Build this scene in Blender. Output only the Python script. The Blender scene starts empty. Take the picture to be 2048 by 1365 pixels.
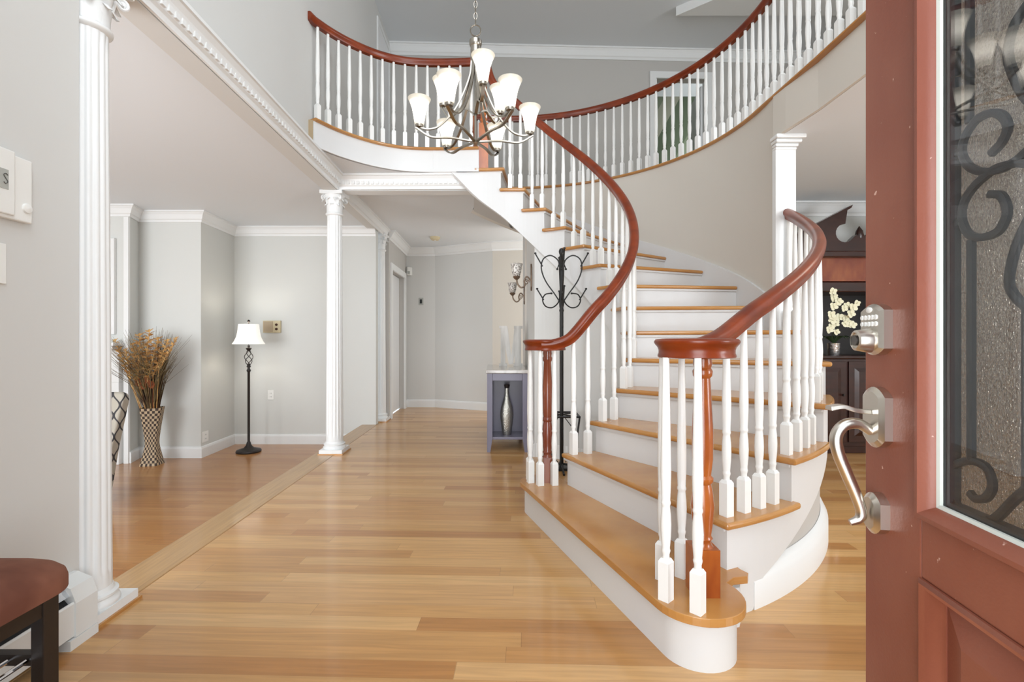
import bpy, bmesh, math, random
from mathutils import Vector, Matrix
random.seed(7)
PI = math.pi
SC = bpy.context.scene
COL = SC.collection

# ------------------------------------------------------------------ camera, world, lights, exposure
EYE = 1.051
cam_d = bpy.data.cameras.new('camera'); cam_d.lens = 17.0; cam_d.sensor_width = 36.0
cam_d.clip_start = 0.02; cam_d.clip_end = 200
cam = bpy.data.objects.new('camera', cam_d); COL.objects.link(cam)
cam.location = (0, 0, EYE); cam.rotation_euler = (PI/2, 0, 0)
SC.camera = cam

SC.view_settings.view_transform = 'Standard'
SC.view_settings.look = 'None'
SC.view_settings.gamma = 1.0
SC.view_settings.exposure = 0.22
SC.view_settings.use_curve_mapping = False

world = bpy.data.worlds.new('sky'); SC.world = world; world.use_nodes = True
bg = world.node_tree.nodes['Background']
bg.inputs['Color'].default_value = (0.80, 0.90, 1.0, 1); bg.inputs['Strength'].default_value = 1.2


def area(name, loc, target, sx, sy, power, color=(1, 1, 1), spread=180):
    d = bpy.data.lights.new(name, 'AREA'); d.shape = 'RECTANGLE'; d.size = sx; d.size_y = sy
    d.energy = power; d.color = color; d.spread = math.radians(spread)
    o = bpy.data.objects.new(name, d); COL.objects.link(o); o.location = loc
    v = Vector(target) - Vector(loc)
    o.rotation_euler = v.to_track_quat('-Z', 'Y').to_euler()
    return o


DAY = (0.92, 0.96, 1.0)
area('fill_foyer_front', (0.15, 0.0, 3.7), (0.15, 5, 3.6), 2.6, 2.2, 60, DAY)  # added daylight fill at an unseen opening above the front door
area('daylight_doorway', (0.15, -0.75, 1.1), (-0.1, 4, 1.5), 1.6, 2.2, 66, DAY)
area('fill_living', (-3.9, 0.1, 1.0), (-3.9, 5, 2.2), 2.6, 1.8, 125, DAY)  # added fill to brighten the living room from its unseen front side
area('fill_dining', (3.7, 0.1, 1.2), (3.4, 5, 2.2), 1.8, 1.6, 85, DAY)  # added fill lifting the dining room, source unseen
area('assumed_daylight_upstairs', (4.3, 3.2, 4.0), (0, 4.5, 4.4), 1.6, 1.6, 42, DAY)  # assumed daylight source upstairs; the wall beside it has no opening
area('fill_foyer_overhead', (0.1, 1.9, 5.22), (0.1, 1.9, 0), 2.6, 2.2, 58, DAY)  # added overhead fill for the foyer's left wall; the ceiling is closed here
area('fill_side_hall', (1.35, 6.75, 1.5), (-1.0, 6.6, 1.6), 1.0, 2.0, 27, (1.0, 0.98, 0.95))  # added hall fill from an assumed, unseen source beyond the stair wall
area('fill_dining_overhead', (3.2, 2.6, 2.46), (3.2, 2.6, 0), 0.8, 0.8, 7, (1.0, 0.92, 0.8))  # warm fill added under the dining ceiling, without a fixture


# ------------------------------------------------------------------ materials
def lin(c):
    out = []
    for v in c[:3]:
        v = v/255.0
        out.append(v/12.92 if v <= 0.04045 else ((v+0.055)/1.055)**2.4)
    return (out[0], out[1], out[2], 1)


MATS = {}


def mat(name, rgb, rough=0.5, metal=0.0, coat=0.0, spec=0.5, noise=None, bump=None, emit=None, trans=0.0, alpha=None):
    m = bpy.data.materials.new(name); m.use_nodes = True
    nt = m.node_tree; b = nt.nodes['Principled BSDF']
    c = lin(rgb)
    b.inputs['Base Color'].default_value = c
    b.inputs['Roughness'].default_value = rough
    b.inputs['Metallic'].default_value = metal
    b.inputs['Coat Weight'].default_value = coat
    b.inputs['Coat Roughness'].default_value = 0.12
    b.inputs['Specular IOR Level'].default_value = spec
    b.inputs['Transmission Weight'].default_value = trans
    if emit:
        b.inputs['Emission Color'].default_value = lin(emit[0]); b.inputs['Emission Strength'].default_value = emit[1]
    tc = nt.nodes.new('ShaderNodeTexCoord')
    if noise:      # (second rgb, scale xyz, detail, low, high)
        rgb2, sc, det, lo, hi = noise
        mp = nt.nodes.new('ShaderNodeMapping'); mp.inputs['Scale'].default_value = sc
        nz = nt.nodes.new('ShaderNodeTexNoise'); nz.inputs['Scale'].default_value = 1.0; nz.inputs['Detail'].default_value = det
        cr = nt.nodes.new('ShaderNodeValToRGB')
        cr.color_ramp.elements[0].position = lo; cr.color_ramp.elements[0].color = c
        cr.color_ramp.elements[1].position = hi; cr.color_ramp.elements[1].color = lin(rgb2)
        nt.links.new(tc.outputs['Object'], mp.inputs['Vector']); nt.links.new(mp.outputs['Vector'], nz.inputs['Vector'])
        nt.links.new(nz.outputs['Fac'], cr.inputs['Fac']); nt.links.new(cr.outputs['Color'], b.inputs['Base Color'])
    if bump:       # (scale, strength, distance)
        nz2 = nt.nodes.new('ShaderNodeTexNoise'); nz2.inputs['Scale'].default_value = bump[0]; nz2.inputs['Detail'].default_value = 3
        bp = nt.nodes.new('ShaderNodeBump'); bp.inputs['Strength'].default_value = bump[1]; bp.inputs['Distance'].default_value = bump[2]
        nt.links.new(tc.outputs['Object'], nz2.inputs['Vector']); nt.links.new(nz2.outputs['Fac'], bp.inputs['Height'])
        nt.links.new(bp.outputs['Normal'], b.inputs['Normal'])
    MATS[name] = m
    return m


M_WALL = mat('grey_wall_paint', (216, 216, 213), 0.65, noise=((212, 212, 209), (0.8, 0.8, 0.8), 2, 0.35, 0.65))
M_WALL2 = mat('living_grey_paint', (212, 213, 209), 0.6)
M_WARM = mat('greige_stair_wall_paint', (210, 204, 194), 0.6)
M_CEIL = mat('ceiling_paint', (224, 228, 231), 0.75)
M_UPPER = mat('upper_hall_paint_and_shade', (190, 187, 182), 0.7)
M_WHITE = mat('white_trim_paint', (232, 233, 232), 0.35)
M_RISER = mat('white_riser_paint', (218, 218, 217), 0.4)
M_BAL = mat('white_baluster_paint', (236, 236, 233), 0.35)
M_GREENW = mat('sage_green_paint', (96, 104, 84), 0.7)


def floor_mat(name, tones, along_x=True, width=0.083, length=1.35, rough=0.28, skew=0.033, coat=0.28):
    m = bpy.data.materials.new(name); m.use_nodes = True
    nt = m.node_tree; b = nt.nodes['Principled BSDF']; L = nt.links
    N = nt.nodes.new

    def math_(op, a, bb=None, cc=None):
        n = N('ShaderNodeMath'); n.operation = op
        for i, v in enumerate((a, bb, cc)):
            if v is None: continue
            if isinstance(v, (int, float)): n.inputs[i].default_value = v
            else: L.new(v, n.inputs[i])
        return n.outputs[0]
    tc = N('ShaderNodeTexCoord'); sp = N('ShaderNodeSeparateXYZ'); L.new(tc.outputs['Object'], sp.inputs[0])
    X, Y = sp.outputs['X'], sp.outputs['Y']
    if along_x:
        u = math_('MULTIPLY_ADD', Y, -skew, X); v = math_('MULTIPLY_ADD', X, skew, Y)
    else:
        u = math_('MULTIPLY_ADD', X, -skew, Y); v = math_('MULTIPLY_ADD', Y, skew, X)
    vr = math_('DIVIDE', v, width); row = math_('FLOOR', vr); fr = math_('FRACT', vr)
    w1 = N('ShaderNodeTexWhiteNoise'); w1.noise_dimensions = '1D'; L.new(row, w1.inputs['W'])
    uo = math_('MULTIPLY_ADD', w1.outputs['Value'], 7.3, math_('DIVIDE', u, length))
    bi = math_('FLOOR', uo); fu = math_('FRACT', uo)
    cb = N('ShaderNodeCombineXYZ'); L.new(row, cb.inputs[0]); L.new(bi, cb.inputs[1])
    w2 = N('ShaderNodeTexWhiteNoise'); w2.noise_dimensions = '3D'; L.new(cb.outputs[0], w2.inputs['Vector'])
    cr = N('ShaderNodeValToRGB')
    els = cr.color_ramp.elements
    els[0].position = 0; els[0].color = lin(tones[0]); els[1].position = 1; els[1].color = lin(tones[-1])
    for i, t in enumerate(tones[1:-1]):
        e = els.new((i+1)/(len(tones)-1)); e.color = lin(t)
    L.new(w2.outputs['Value'], cr.inputs['Fac'])
    # grain
    g = N('ShaderNodeCombineXYZ')
    L.new(math_('MULTIPLY', u, 3.0), g.inputs[0]); L.new(math_('MULTIPLY', v, 55.0), g.inputs[1]); L.new(math_('MULTIPLY', w2.outputs['Value'], 40.0), g.inputs[2])
    nz = N('ShaderNodeTexNoise'); nz.inputs['Scale'].default_value = 1.0; nz.inputs['Detail'].default_value = 5; nz.inputs['Distortion'].default_value = 0.7
    L.new(g.outputs[0], nz.inputs['Vector'])
    gr = N('ShaderNodeMapRange'); gr.inputs['From Min'].default_value = 0.3; gr.inputs['From Max'].default_value = 0.7
    gr.inputs['To Min'].default_value = 0.84; gr.inputs['To Max'].default_value = 1.08
    L.new(nz.outputs['Fac'], gr.inputs['Value'])
    # gaps
    gap = math_('MAXIMUM', math_('LESS_THAN', fr, 0.012), math_('LESS_THAN', fu, 0.0015))
    gm = math_('MULTIPLY_ADD', gap, -0.28, 1.0)
    tot = math_('MULTIPLY', gr.outputs[0], gm)
    mx = N('ShaderNodeVectorMath'); mx.operation = 'SCALE'
    L.new(cr.outputs['Color'], mx.inputs[0]); L.new(tot, mx.inputs['Scale'])
    L.new(mx.outputs[0], b.inputs['Base Color'])
    b.inputs['Roughness'].default_value = rough; b.inputs['Coat Weight'].default_value = coat; b.inputs['Coat Roughness'].default_value = 0.08
    MATS[name] = m
    return m


M_FLOOR = floor_mat('honey_oak_floor', [(184, 134, 78), (206, 160, 103), (193, 146, 88), (213, 170, 116), (174, 120, 66), (200, 152, 95)])
M_FLOOR2 = floor_mat('living_oak_floor_dimmed', [(166, 110, 62), (182, 130, 78), (172, 118, 66), (188, 138, 86)], skew=0.033)  # same oak as the foyer, darkened for the room's weaker light
M_STRIP = floor_mat('threshold_oak', [(178, 138, 88), (186, 147, 97), (172, 132, 82)], along_x=False, width=0.095, length=6.0, skew=0.033, rough=0.3)
M_TREAD = mat('oak_tread', (174, 118, 58), 0.25, coat=0.35, noise=((194, 142, 80), (4, 4, 30), 4, 0.3, 0.7))
M_RAIL = mat('cherry_handrail', (132, 52, 13), 0.3, coat=0.15, spec=0.4, noise=((102, 35, 8), (6, 6, 14), 4, 0.35, 0.7))
M_NEWEL = mat('stained_newel', (182, 100, 40), 0.25, coat=0.4, noise=((128, 54, 22), (9, 9, 4), 3, 0.35, 0.68))
M_NEWEL2 = mat('dark_newel', (122, 56, 34), 0.25, coat=0.4, noise=((150, 84, 48), (9, 9, 4), 3, 0.4, 0.75))
M_NICKEL = mat('brushed_nickel', (158, 152, 142), 0.28, metal=1.0)
M_SATIN = mat('satin_nickel_lock', (214, 209, 200), 0.28, metal=1.0)
M_DARKMETAL = mat('lock_dark_metal', (120, 120, 118), 0.35, metal=1.0)
M_BLACK = mat('black_iron', (34, 33, 32), 0.4, metal=0.3)
M_BRONZE = mat('dark_bronze', (46, 40, 38), 0.45, metal=0.4)
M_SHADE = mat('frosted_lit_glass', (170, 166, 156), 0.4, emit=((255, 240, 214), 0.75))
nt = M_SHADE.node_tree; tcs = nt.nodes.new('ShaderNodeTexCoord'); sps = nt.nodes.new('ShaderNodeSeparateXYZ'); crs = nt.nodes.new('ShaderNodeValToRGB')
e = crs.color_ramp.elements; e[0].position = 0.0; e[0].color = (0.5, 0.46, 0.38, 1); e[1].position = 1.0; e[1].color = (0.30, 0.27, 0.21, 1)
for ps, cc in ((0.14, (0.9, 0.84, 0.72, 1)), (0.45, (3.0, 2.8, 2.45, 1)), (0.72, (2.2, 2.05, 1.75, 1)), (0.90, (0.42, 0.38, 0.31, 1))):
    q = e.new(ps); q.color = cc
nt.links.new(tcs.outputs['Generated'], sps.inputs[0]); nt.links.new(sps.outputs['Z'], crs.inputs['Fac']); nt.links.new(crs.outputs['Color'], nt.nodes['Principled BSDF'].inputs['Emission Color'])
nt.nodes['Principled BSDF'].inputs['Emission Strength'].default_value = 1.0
M_BULB = mat('lit_bulb_core', (255, 255, 250), 0.4, emit=((255, 250, 238), 7.0))
M_LAMPSH = mat('lit_linen_shade', (248, 246, 240), 0.7, emit=((255, 250, 240), 0.38))
M_GRANITE = mat('veined_marble', (196, 190, 184), 0.15, coat=0.4, noise=((110, 98, 90), (9, 9, 9), 6, 0.45, 0.75))
M_CONSOLE = mat('console_grey_lacquer', (112, 108, 124), 0.35, coat=0.2)
M_MERC = mat('crackled_silver', (186, 183, 174), 0.3, metal=0.85, bump=(90, 0.5, 0.01))
M_LETTER = mat('whitewashed_wood', (212, 209, 204), 0.7, noise=((172, 168, 162), (12, 12, 2), 4, 0.4, 0.7))
M_SCONCE = mat('antique_bronze', (130, 112, 96), 0.4, metal=0.8, bump=(60, 0.3, 0.01))
M_MOSAIC = mat('mosaic_glass', (222, 218, 212), 0.2, noise=((120, 112, 104), (60, 60, 60), 2, 0.45, 0.6))
M_SUEDE = mat('brown_suede', (132, 84, 64), 0.95, noise=((106, 62, 46), (7, 7, 7), 3, 0.4, 0.65))
M_ESP = mat('espresso_wood', (40, 31, 26), 0.45)
M_CHROME = mat('chrome', (225, 228, 232), 0.08, metal=1.0)
M_HEATER = mat('heater_enamel', (226, 228, 226), 0.4)
M_DARK = mat('dark_slot', (26, 28, 30), 0.6)
M_PLATE = mat('white_plastic', (236, 236, 232), 0.4)
M_IVORY = mat('aged_ivory_plastic', (205, 192, 158), 0.5)
M_TAN = mat('tan_speaker_cloth', (182, 164, 138), 0.7)
M_LCD = mat('lcd_grey', (176, 178, 172), 0.3)
M_CHERRY = mat('dark_cherry_hutch', (52, 20, 12), 0.3, coat=0.25, noise=((34, 12, 8), (5, 5, 20), 4, 0.35, 0.7))
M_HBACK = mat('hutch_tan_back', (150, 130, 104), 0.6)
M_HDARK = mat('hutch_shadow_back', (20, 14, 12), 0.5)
M_ORCH = mat('orchid_petal', (236, 234, 206), 0.6)
M_LEAF = mat('orchid_leaf', (44, 62, 36), 0.45)
M_POT = mat('silver_pot', (200, 202, 204), 0.22, metal=0.9, bump=(40, 0.5, 0.01))
M_SEAL = mat('glazing_seal', (206, 210, 202), 0.4)
M_IRON = mat('glazed_ironwork', (36, 40, 44), 0.45, metal=0.2)
M_SLAB = mat('white_door_paint', (232, 233, 234), 0.4)
M_STEM = mat('dried_stem', (74, 48, 34), 0.8)
M_GRASS = mat('dried_grass', (124, 106, 66), 0.8, noise=((78, 60, 42), (14, 14, 5), 2, 0.35, 0.65))
M_PLUME = mat('tan_plume', (226, 184, 120), 0.8, noise=((190, 138, 78), (18, 18, 18), 2, 0.4, 0.65))
M_RUST = mat('rust_flower', (128, 66, 28), 0.8)
M_CARPET = mat('upper_floor', (170, 150, 120), 0.9)

# door paint: weathered terracotta red
M_DOOR = mat('weathered_red_door', (130, 70, 52), 0.42, noise=((148, 90, 70), (5, 5, 2), 5, 0.4, 0.75), bump=(160, 0.08, 0.004))


def speckle(m, rgb, scale, thr):
    nt = m.node_tree; b = nt.nodes['Principled BSDF']; L = nt.links
    src = b.inputs['Base Color'].links[0].from_socket
    tc = nt.nodes.new('ShaderNodeTexCoord'); nz = nt.nodes.new('ShaderNodeTexNoise'); nz.inputs['Scale'].default_value = scale; nz.inputs['Detail'].default_value = 2
    L.new(tc.outputs['Object'], nz.inputs['Vector'])
    gt = nt.nodes.new('ShaderNodeMapRange'); gt.inputs['From Min'].default_value = thr; gt.inputs['From Max'].default_value = thr+0.04
    L.new(nz.outputs['Fac'], gt.inputs['Value'])
    mx = nt.nodes.new('ShaderNodeMix'); mx.data_type = 'RGBA'
    L.new(gt.outputs[0], mx.inputs['Factor']); L.new(src, mx.inputs['A']); mx.inputs['B'].default_value = lin(rgb)
    L.new(mx.outputs['Result'], b.inputs['Base Color'])


speckle(M_DOOR, (214, 176, 160), 60, 0.735)


def pattern_mat(name, kind):
    m = bpy.data.materials.new(name); m.use_nodes = True
    nt = m.node_tree; b = nt.nodes['Principled BSDF']; L = nt.links; N = nt.nodes.new
    tc = N('ShaderNodeTexCoord')

    def mth(op, a, bb=None, cc=None):
        n = N('ShaderNodeMath'); n.operation = op
        for i, v in enumerate((a, bb, cc)):
            if v is None: continue
            if isinstance(v, (int, float)): n.inputs[i].default_value = v
            else: L.new(v, n.inputs[i])
        return n.outputs[0]
    sp = N('ShaderNodeSeparateXYZ')
    if kind == 'weave':        # checkered woven strips
        L.new(tc.outputs['UV'], sp.inputs[0])
        a = mth('MULTIPLY', sp.outputs['X'], 1.0); c = mth('MULTIPLY', sp.outputs['Y'], 1.0)
        ck = N('ShaderNodeTexChecker'); ck.inputs['Scale'].default_value = 1.0
        ck.inputs['Color1'].default_value = lin((188, 166, 136)); ck.inputs['Color2'].default_value = lin((62, 50, 42))
        L.new(tc.outputs['UV'], ck.inputs['Vector'])
        L.new(ck.outputs['Color'], b.inputs['Base Color'])
        b.inputs['Roughness'].default_value = 0.7
    elif kind == 'trellis':    # moroccan trellis: wavy dark lines on cream
        L.new(tc.outputs['Object'], sp.inputs[0])
        x = mth('ADD', sp.outputs['X'], sp.outputs['Y']); z = sp.outputs['Z']
        k = 2*PI/0.105; kz = 2*PI/0.165
        d1 = mth('ADD', mth('MULTIPLY', x, k), mth('MULTIPLY', mth('SINE', mth('MULTIPLY', z, kz)), 1.45))
        d2 = mth('SUBTRACT', mth('MULTIPLY', x, k), mth('MULTIPLY', mth('SINE', mth('MULTIPLY', z, kz)), 1.45))
        l1 = mth('LESS_THAN', mth('ABSOLUTE', mth('SINE', mth('MULTIPLY', d1, 0.5))), 0.24)
        l2 = mth('LESS_THAN', mth('ABSOLUTE', mth('COSINE', mth('MULTIPLY', d2, 0.5))), 0.24)
        ln = mth('MAXIMUM', l1, l2)
        mx = N('ShaderNodeMix'); mx.data_type = 'RGBA'
        mx.inputs['A'].default_value = lin((172, 165, 152)); mx.inputs['B'].default_value = lin((58, 56, 58))
        L.new(ln, mx.inputs['Factor']); L.new(mx.outputs['Result'], b.inputs['Base Color'])
        b.inputs['Roughness'].default_value = 0.85
    elif kind == 'stripes':    # wide diagonal bands in green tones
        L.new(tc.outputs['Object'], sp.inputs[0])
        d = mth('ADD', mth('MULTIPLY', sp.outputs['X'], 1.0), mth('MULTIPLY', sp.outputs['Z'], -0.55))
        f = mth('FRACT', mth('MULTIPLY', d, 0.95))
        cr = N('ShaderNodeValToRGB'); cr.color_ramp.interpolation = 'CONSTANT'
        cr.color_ramp.elements[0].color = lin((84, 96, 74)); cr.color_ramp.elements[1].position = 0.75; cr.color_ramp.elements[1].color = lin((150, 150, 132))
        e = cr.color_ramp.elements.new(0.45); e.color = lin((112, 122, 98))
        L.new(f, cr.inputs['Fac']); L.new(cr.outputs['Color'], b.inputs['Base Color'])
    MATS[name] = m
    return m


M_WEAVE = pattern_mat('woven_checker', 'weave')
M_TRELLIS = pattern_mat('trellis_fabric', 'trellis')
M_STRIPES = pattern_mat('green_banded_wall', 'stripes')

# clear pane: transparent with a fresnel gloss
M_PANE = bpy.data.materials.new('clear_door_pane'); M_PANE.use_nodes = True
nt = M_PANE.node_tree; nt.nodes.clear()
o_ = nt.nodes.new('ShaderNodeOutputMaterial'); mx_ = nt.nodes.new('ShaderNodeMixShader'); tr_ = nt.nodes.new('ShaderNodeBsdfTransparent'); gl_ = nt.nodes.new('ShaderNodeBsdfGlossy'); fr_ = nt.nodes.new('ShaderNodeFresnel')
gl_.inputs['Roughness'].default_value = 0.0
nt.nodes.remove(fr_)
ge_ = nt.nodes.new('ShaderNodeNewGeometry'); dt_ = nt.nodes.new('ShaderNodeVectorMath'); dt_.operation = 'DOT_PRODUCT'
ab_ = nt.nodes.new('ShaderNodeMath'); ab_.operation = 'ABSOLUTE'; su_ = nt.nodes.new('ShaderNodeMath'); su_.operation = 'SUBTRACT'; su_.inputs[0].default_value = 1.0
pw_ = nt.nodes.new('ShaderNodeMath'); pw_.operation = 'POWER'; pw_.inputs[1].default_value = 5.0; ma_ = nt.nodes.new('ShaderNodeMath'); ma_.operation = 'MULTIPLY_ADD'; ma_.inputs[1].default_value = 0.95; ma_.inputs[2].default_value = 0.045
nt.links.new(ge_.outputs['Incoming'], dt_.inputs[0]); nt.links.new(ge_.outputs['Normal'], dt_.inputs[1]); nt.links.new(dt_.outputs['Value'], ab_.inputs[0]); nt.links.new(ab_.outputs[0], su_.inputs[1]); nt.links.new(su_.outputs[0], pw_.inputs[0]); nt.links.new(pw_.outputs[0], ma_.inputs[0])
nt.links.new(ma_.outputs[0], mx_.inputs[0]); nt.links.new(tr_.outputs[0], mx_.inputs[1]); nt.links.new(gl_.outputs[0], mx_.inputs[2]); nt.links.new(mx_.outputs[0], o_.inputs[0])
# textured privacy pane
M_RAIN = bpy.data.materials.new('pebbled_privacy_glass'); M_RAIN.use_nodes = True
nt = M_RAIN.node_tree; b_ = nt.nodes['Principled BSDF']
b_.inputs['Base Color'].default_value = lin((168, 164, 156)); b_.inputs['Roughness'].default_value = 0.06; b_.inputs['Transmission Weight'].default_value = 0.9
tc_ = nt.nodes.new('ShaderNodeTexCoord'); nz_ = nt.nodes.new('ShaderNodeTexNoise'); nz_.inputs['Scale'].default_value = 330; nz_.inputs['Detail'].default_value = 2
mp_ = nt.nodes.new('ShaderNodeMapping'); mp_.inputs['Scale'].default_value = (1, 1, 0.6)
bp_ = nt.nodes.new('ShaderNodeBump'); bp_.inputs['Strength'].default_value = 1.0; bp_.inputs['Distance'].default_value = 0.006
nt.links.new(tc_.outputs['Object'], mp_.inputs[0]); nt.links.new(mp_.outputs[0], nz_.inputs['Vector']); nt.links.new(nz_.outputs['Fac'], bp_.inputs['Height']); nt.links.new(bp_.outputs['Normal'], b_.inputs['Normal'])


# ------------------------------------------------------------------ mesh helpers
WL = {}


class MB:
    def __init__(self, xf=None):
        self.v = []; self.f = []; self.uv = None; self.xf = xf

    def add(self, vs, fs):
        n = len(self.v)
        self.v += [tuple(p) for p in vs]; self.f += [tuple(i+n for i in f) for f in fs]

    def box(self, x0, x1, y0, y1, z0, z1):
        self.add([(x0, y0, z0), (x1, y0, z0), (x1, y1, z0), (x0, y1, z0), (x0, y0, z1), (x1, y0, z1), (x1, y1, z1), (x0, y1, z1)],
                 [(3, 2, 1, 0), (4, 5, 6, 7), (0, 1, 5, 4), (1, 2, 6, 5), (2, 3, 7, 6), (3, 0, 4, 7)])
        return self

    def obox(self, c, ux, hx, hy, z0, z1):
        ux = Vector((ux[0], ux[1])).normalized(); uy = Vector((-ux[1], ux[0])); c = Vector(c[:2])
        p = [c-ux*hx-uy*hy, c+ux*hx-uy*hy, c+ux*hx+uy*hy, c-ux*hx+uy*hy]
        return self.prism([(q.x, q.y) for q in p], z0, z1)

    def prism(self, poly, z0, z1):
        n = len(poly)
        self.add([(x, y, z0) for x, y in poly]+[(x, y, z1) for x, y in poly],
                 [tuple(range(n-1, -1, -1)), tuple(range(n, 2*n))]+[(i, (i+1) % n, n+(i+1) % n, n+i) for i in range(n)])
        return self

    def extrude(self, poly3, vec):
        n = len(poly3); vec = Vector(vec)
        self.add([Vector(p) for p in poly3]+[Vector(p)+vec for p in poly3],
                 [tuple(range(n-1, -1, -1)), tuple(range(n, 2*n))]+[(i, (i+1) % n, n+(i+1) % n, n+i) for i in range(n)])
        return self

    def lathe(self, prof, c=(0, 0, 0), n=16, sq=None, cap=True):
        vs = []; fs = []
        for r, z in prof:
            for i in range(n):
                a = 2*PI*i/n
                k = sq(a, z) if sq else 1.0
                vs.append((c[0]+r*k*math.cos(a), c[1]+r*k*math.sin(a), c[2]+z))
        m = len(prof)
        for j in range(m-1):
            for i in range(n):
                fs.append((j*n+i, j*n+(i+1) % n, (j+1)*n+(i+1) % n, (j+1)*n+i))
        if cap:
            fs.append(tuple(range(n-1, -1, -1))); fs.append(tuple((m-1)*n+i for i in range(n)))
        self.add(vs, fs)
        return self

    def tube(self, path, r, n=8, closed=False):
        P = [Vector(p) for p in path]; m = len(P)
        rs = r if isinstance(r, (list, tuple)) else [r]*m
        prev = None; rings = []
        for i in range(m):
            if closed: t = P[(i+1) % m]-P[i-1]
            else: t = P[min(i+1, m-1)]-P[max(i-1, 0)]
            if t.length < 1e-9: t = Vector((0, 0, 1))
            t.normalize()
            if prev is None:
                a = Vector((0, 0, 1)) if abs(t.z) < 0.9 else Vector((1, 0, 0))
                prev = t.cross(a).normalized()
            prev = (prev-t*prev.dot(t))
            if prev.length < 1e-6: prev = t.orthogonal()
            prev.normalize(); bb = t.cross(prev)
            rings.append([P[i]+(prev*math.cos(2*PI*k/n)+bb*math.sin(2*PI*k/n))*rs[i] for k in range(n)])
        vs = [q for R in rings for q in R]; fs = []
        for j in range(m if closed else m-1):
            j2 = (j+1) % m
            for k in range(n):
                fs.append((j*n+k, j*n+(k+1) % n, j2*n+(k+1) % n, j2*n+k))
        if not closed:
            fs.append(tuple(range(n-1, -1, -1))); fs.append(tuple((m-1)*n+k for k in range(n)))
        self.add(vs, fs)
        return self

    def sweep(self, path, prof, closed=False):
        """prof: (u, w) with u to the right of travel, w up (perpendicular to travel)."""
        P = [Vector(p) for p in path]; m = len(P); n = len(prof); vs = []; last = None
        for i in range(m):
            if closed: a, c = P[i-1], P[(i+1) % m]
            else: a, c = P[max(i-1, 0)], P[min(i+1, m-1)]
            t = (c-a); h = Vector((t.x, t.y, 0))
            if h.length > 1e-4*max(1, t.length) and h.length > 0.02*t.length:
                # mitre
                d1 = Vector(((P[i]-a).x, (P[i]-a).y, 0)); d2 = Vector(((c-P[i]).x, (c-P[i]).y, 0))
                if d1.length < 1e-6: d1 = d2
                if d2.length < 1e-6: d2 = d1
                r1 = Vector((d1.y, -d1.x, 0)).normalized(); r2 = Vector((d2.y, -d2.x, 0)).normalized()
                lat = r1+r2
                if lat.length < 1e-6: lat = r1
                lat.normalize(); lat = lat/max(0.4, lat.dot(r1))
                last = lat
            else:
                lat = last if last is not None else Vector((1, 0, 0))
            up = lat.normalized().cross(t.normalized()).normalized()
            vs += [P[i]+lat*u+up*w for u, w in prof]
        fs = []
        for j in range(m if closed else m-1):
            j2 = (j+1) % m
            for k in range(n):
                fs.append((j*n+k, j*n+(k+1) % n, j2*n+(k+1) % n, j2*n+k))
        if not closed:
            fs.append(tuple(range(n-1, -1, -1))); fs.append(tuple((m-1)*n+k for k in range(n)))
        self.add(vs, fs)
        return self

    def build(self, name, m, parent=None, smooth=None, bevel=0, local=False, seg=2):
        me = bpy.data.meshes.new(name)
        off = Vector((0, 0, 0))
        if parent is not None and not local: off = WL.get(parent.name, Vector((0, 0, 0)))
        vs = self.v
        if self.xf is not None: vs = [tuple(self.xf @ Vector(p)) for p in vs]
        me.from_pydata([(p[0]-off[0], p[1]-off[1], p[2]-off[2]) for p in vs], [], self.f)
        bm = bmesh.new(); bm.from_mesh(me)
        bmesh.ops.recalc_face_normals(bm, faces=bm.faces)
        big = [f for f in bm.faces if len(f.verts) > 4]
        if big: bmesh.ops.triangulate(bm, faces=big)
        bm.to_mesh(me); bm.free()
        if smooth is not None:
            for p in me.polygons: p.use_smooth = True
            me.set_sharp_from_angle(angle=math.radians(smooth))
        me.materials.append(m)
        o = bpy.data.objects.new(name, me); COL.objects.link(o)
        if parent is not None:
            o.parent = parent; WL[o.name] = WL.get(parent.name, Vector((0, 0, 0)))
        if bevel:
            bv = o.modifiers.new('edge', 'BEVEL'); bv.width = bevel; bv.segments = seg; bv.limit_method = 'ANGLE'; bv.angle_limit = math.radians(50)
        return o


def thing(name, label, cat, loc=(0, 0, 0), group=None, kind=None):
    o = bpy.data.objects.new(name, None); COL.objects.link(o); o.location = loc; o.empty_display_size = 0.1
    WL[o.name] = Vector(loc)
    return tag(o, label, cat, group, kind)


def tag(o, label=None, cat=None, group=None, kind=None):
    if label: o['label'] = label
    if cat: o['category'] = cat
    if group: o['group'] = group
    if kind: o['kind'] = kind
    return o


def struct(o): o['kind'] = 'structure'; return o


def inst(me, name, parent, loc, rz=0.0):
    o = bpy.data.objects.new(name, me); COL.objects.link(o); o.parent = parent
    o.location = Vector(loc)-WL[parent.name]; o.rotation_euler = (0, 0, rz)
    return o


def lerp_tab(tab, s):
    xs = [t[0] for t in tab]
    if s <= xs[0]: i = 0
    elif s >= xs[-1]: i = len(tab)-2
    else:
        i = 0
        while xs[i+1] < s: i += 1
    p1, p2 = tab[i], tab[i+1]; t = (s-p1[0])/(p2[0]-p1[0])
    m1 = (tab[i+1][1]-tab[i-1][1])/(xs[i+1]-xs[i-1]) if i > 0 else (p2[1]-p1[1])/(p2[0]-p1[0])
    m2 = (tab[i+2][1]-tab[i][1])/(xs[i+2]-xs[i]) if i+2 < len(tab) else (p2[1]-p1[1])/(p2[0]-p1[0])
    h = p2[0]-p1[0]
    if t < 0 or t > 1: return p1[1]+(p2[1]-p1[1])*t
    return ((2*t**3-3*t**2+1)*p1[1]+(t**3-2*t**2+t)*h*m1+(-2*t**3+3*t**2)*p2[1]+(t**3-t**2)*h*m2)


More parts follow.
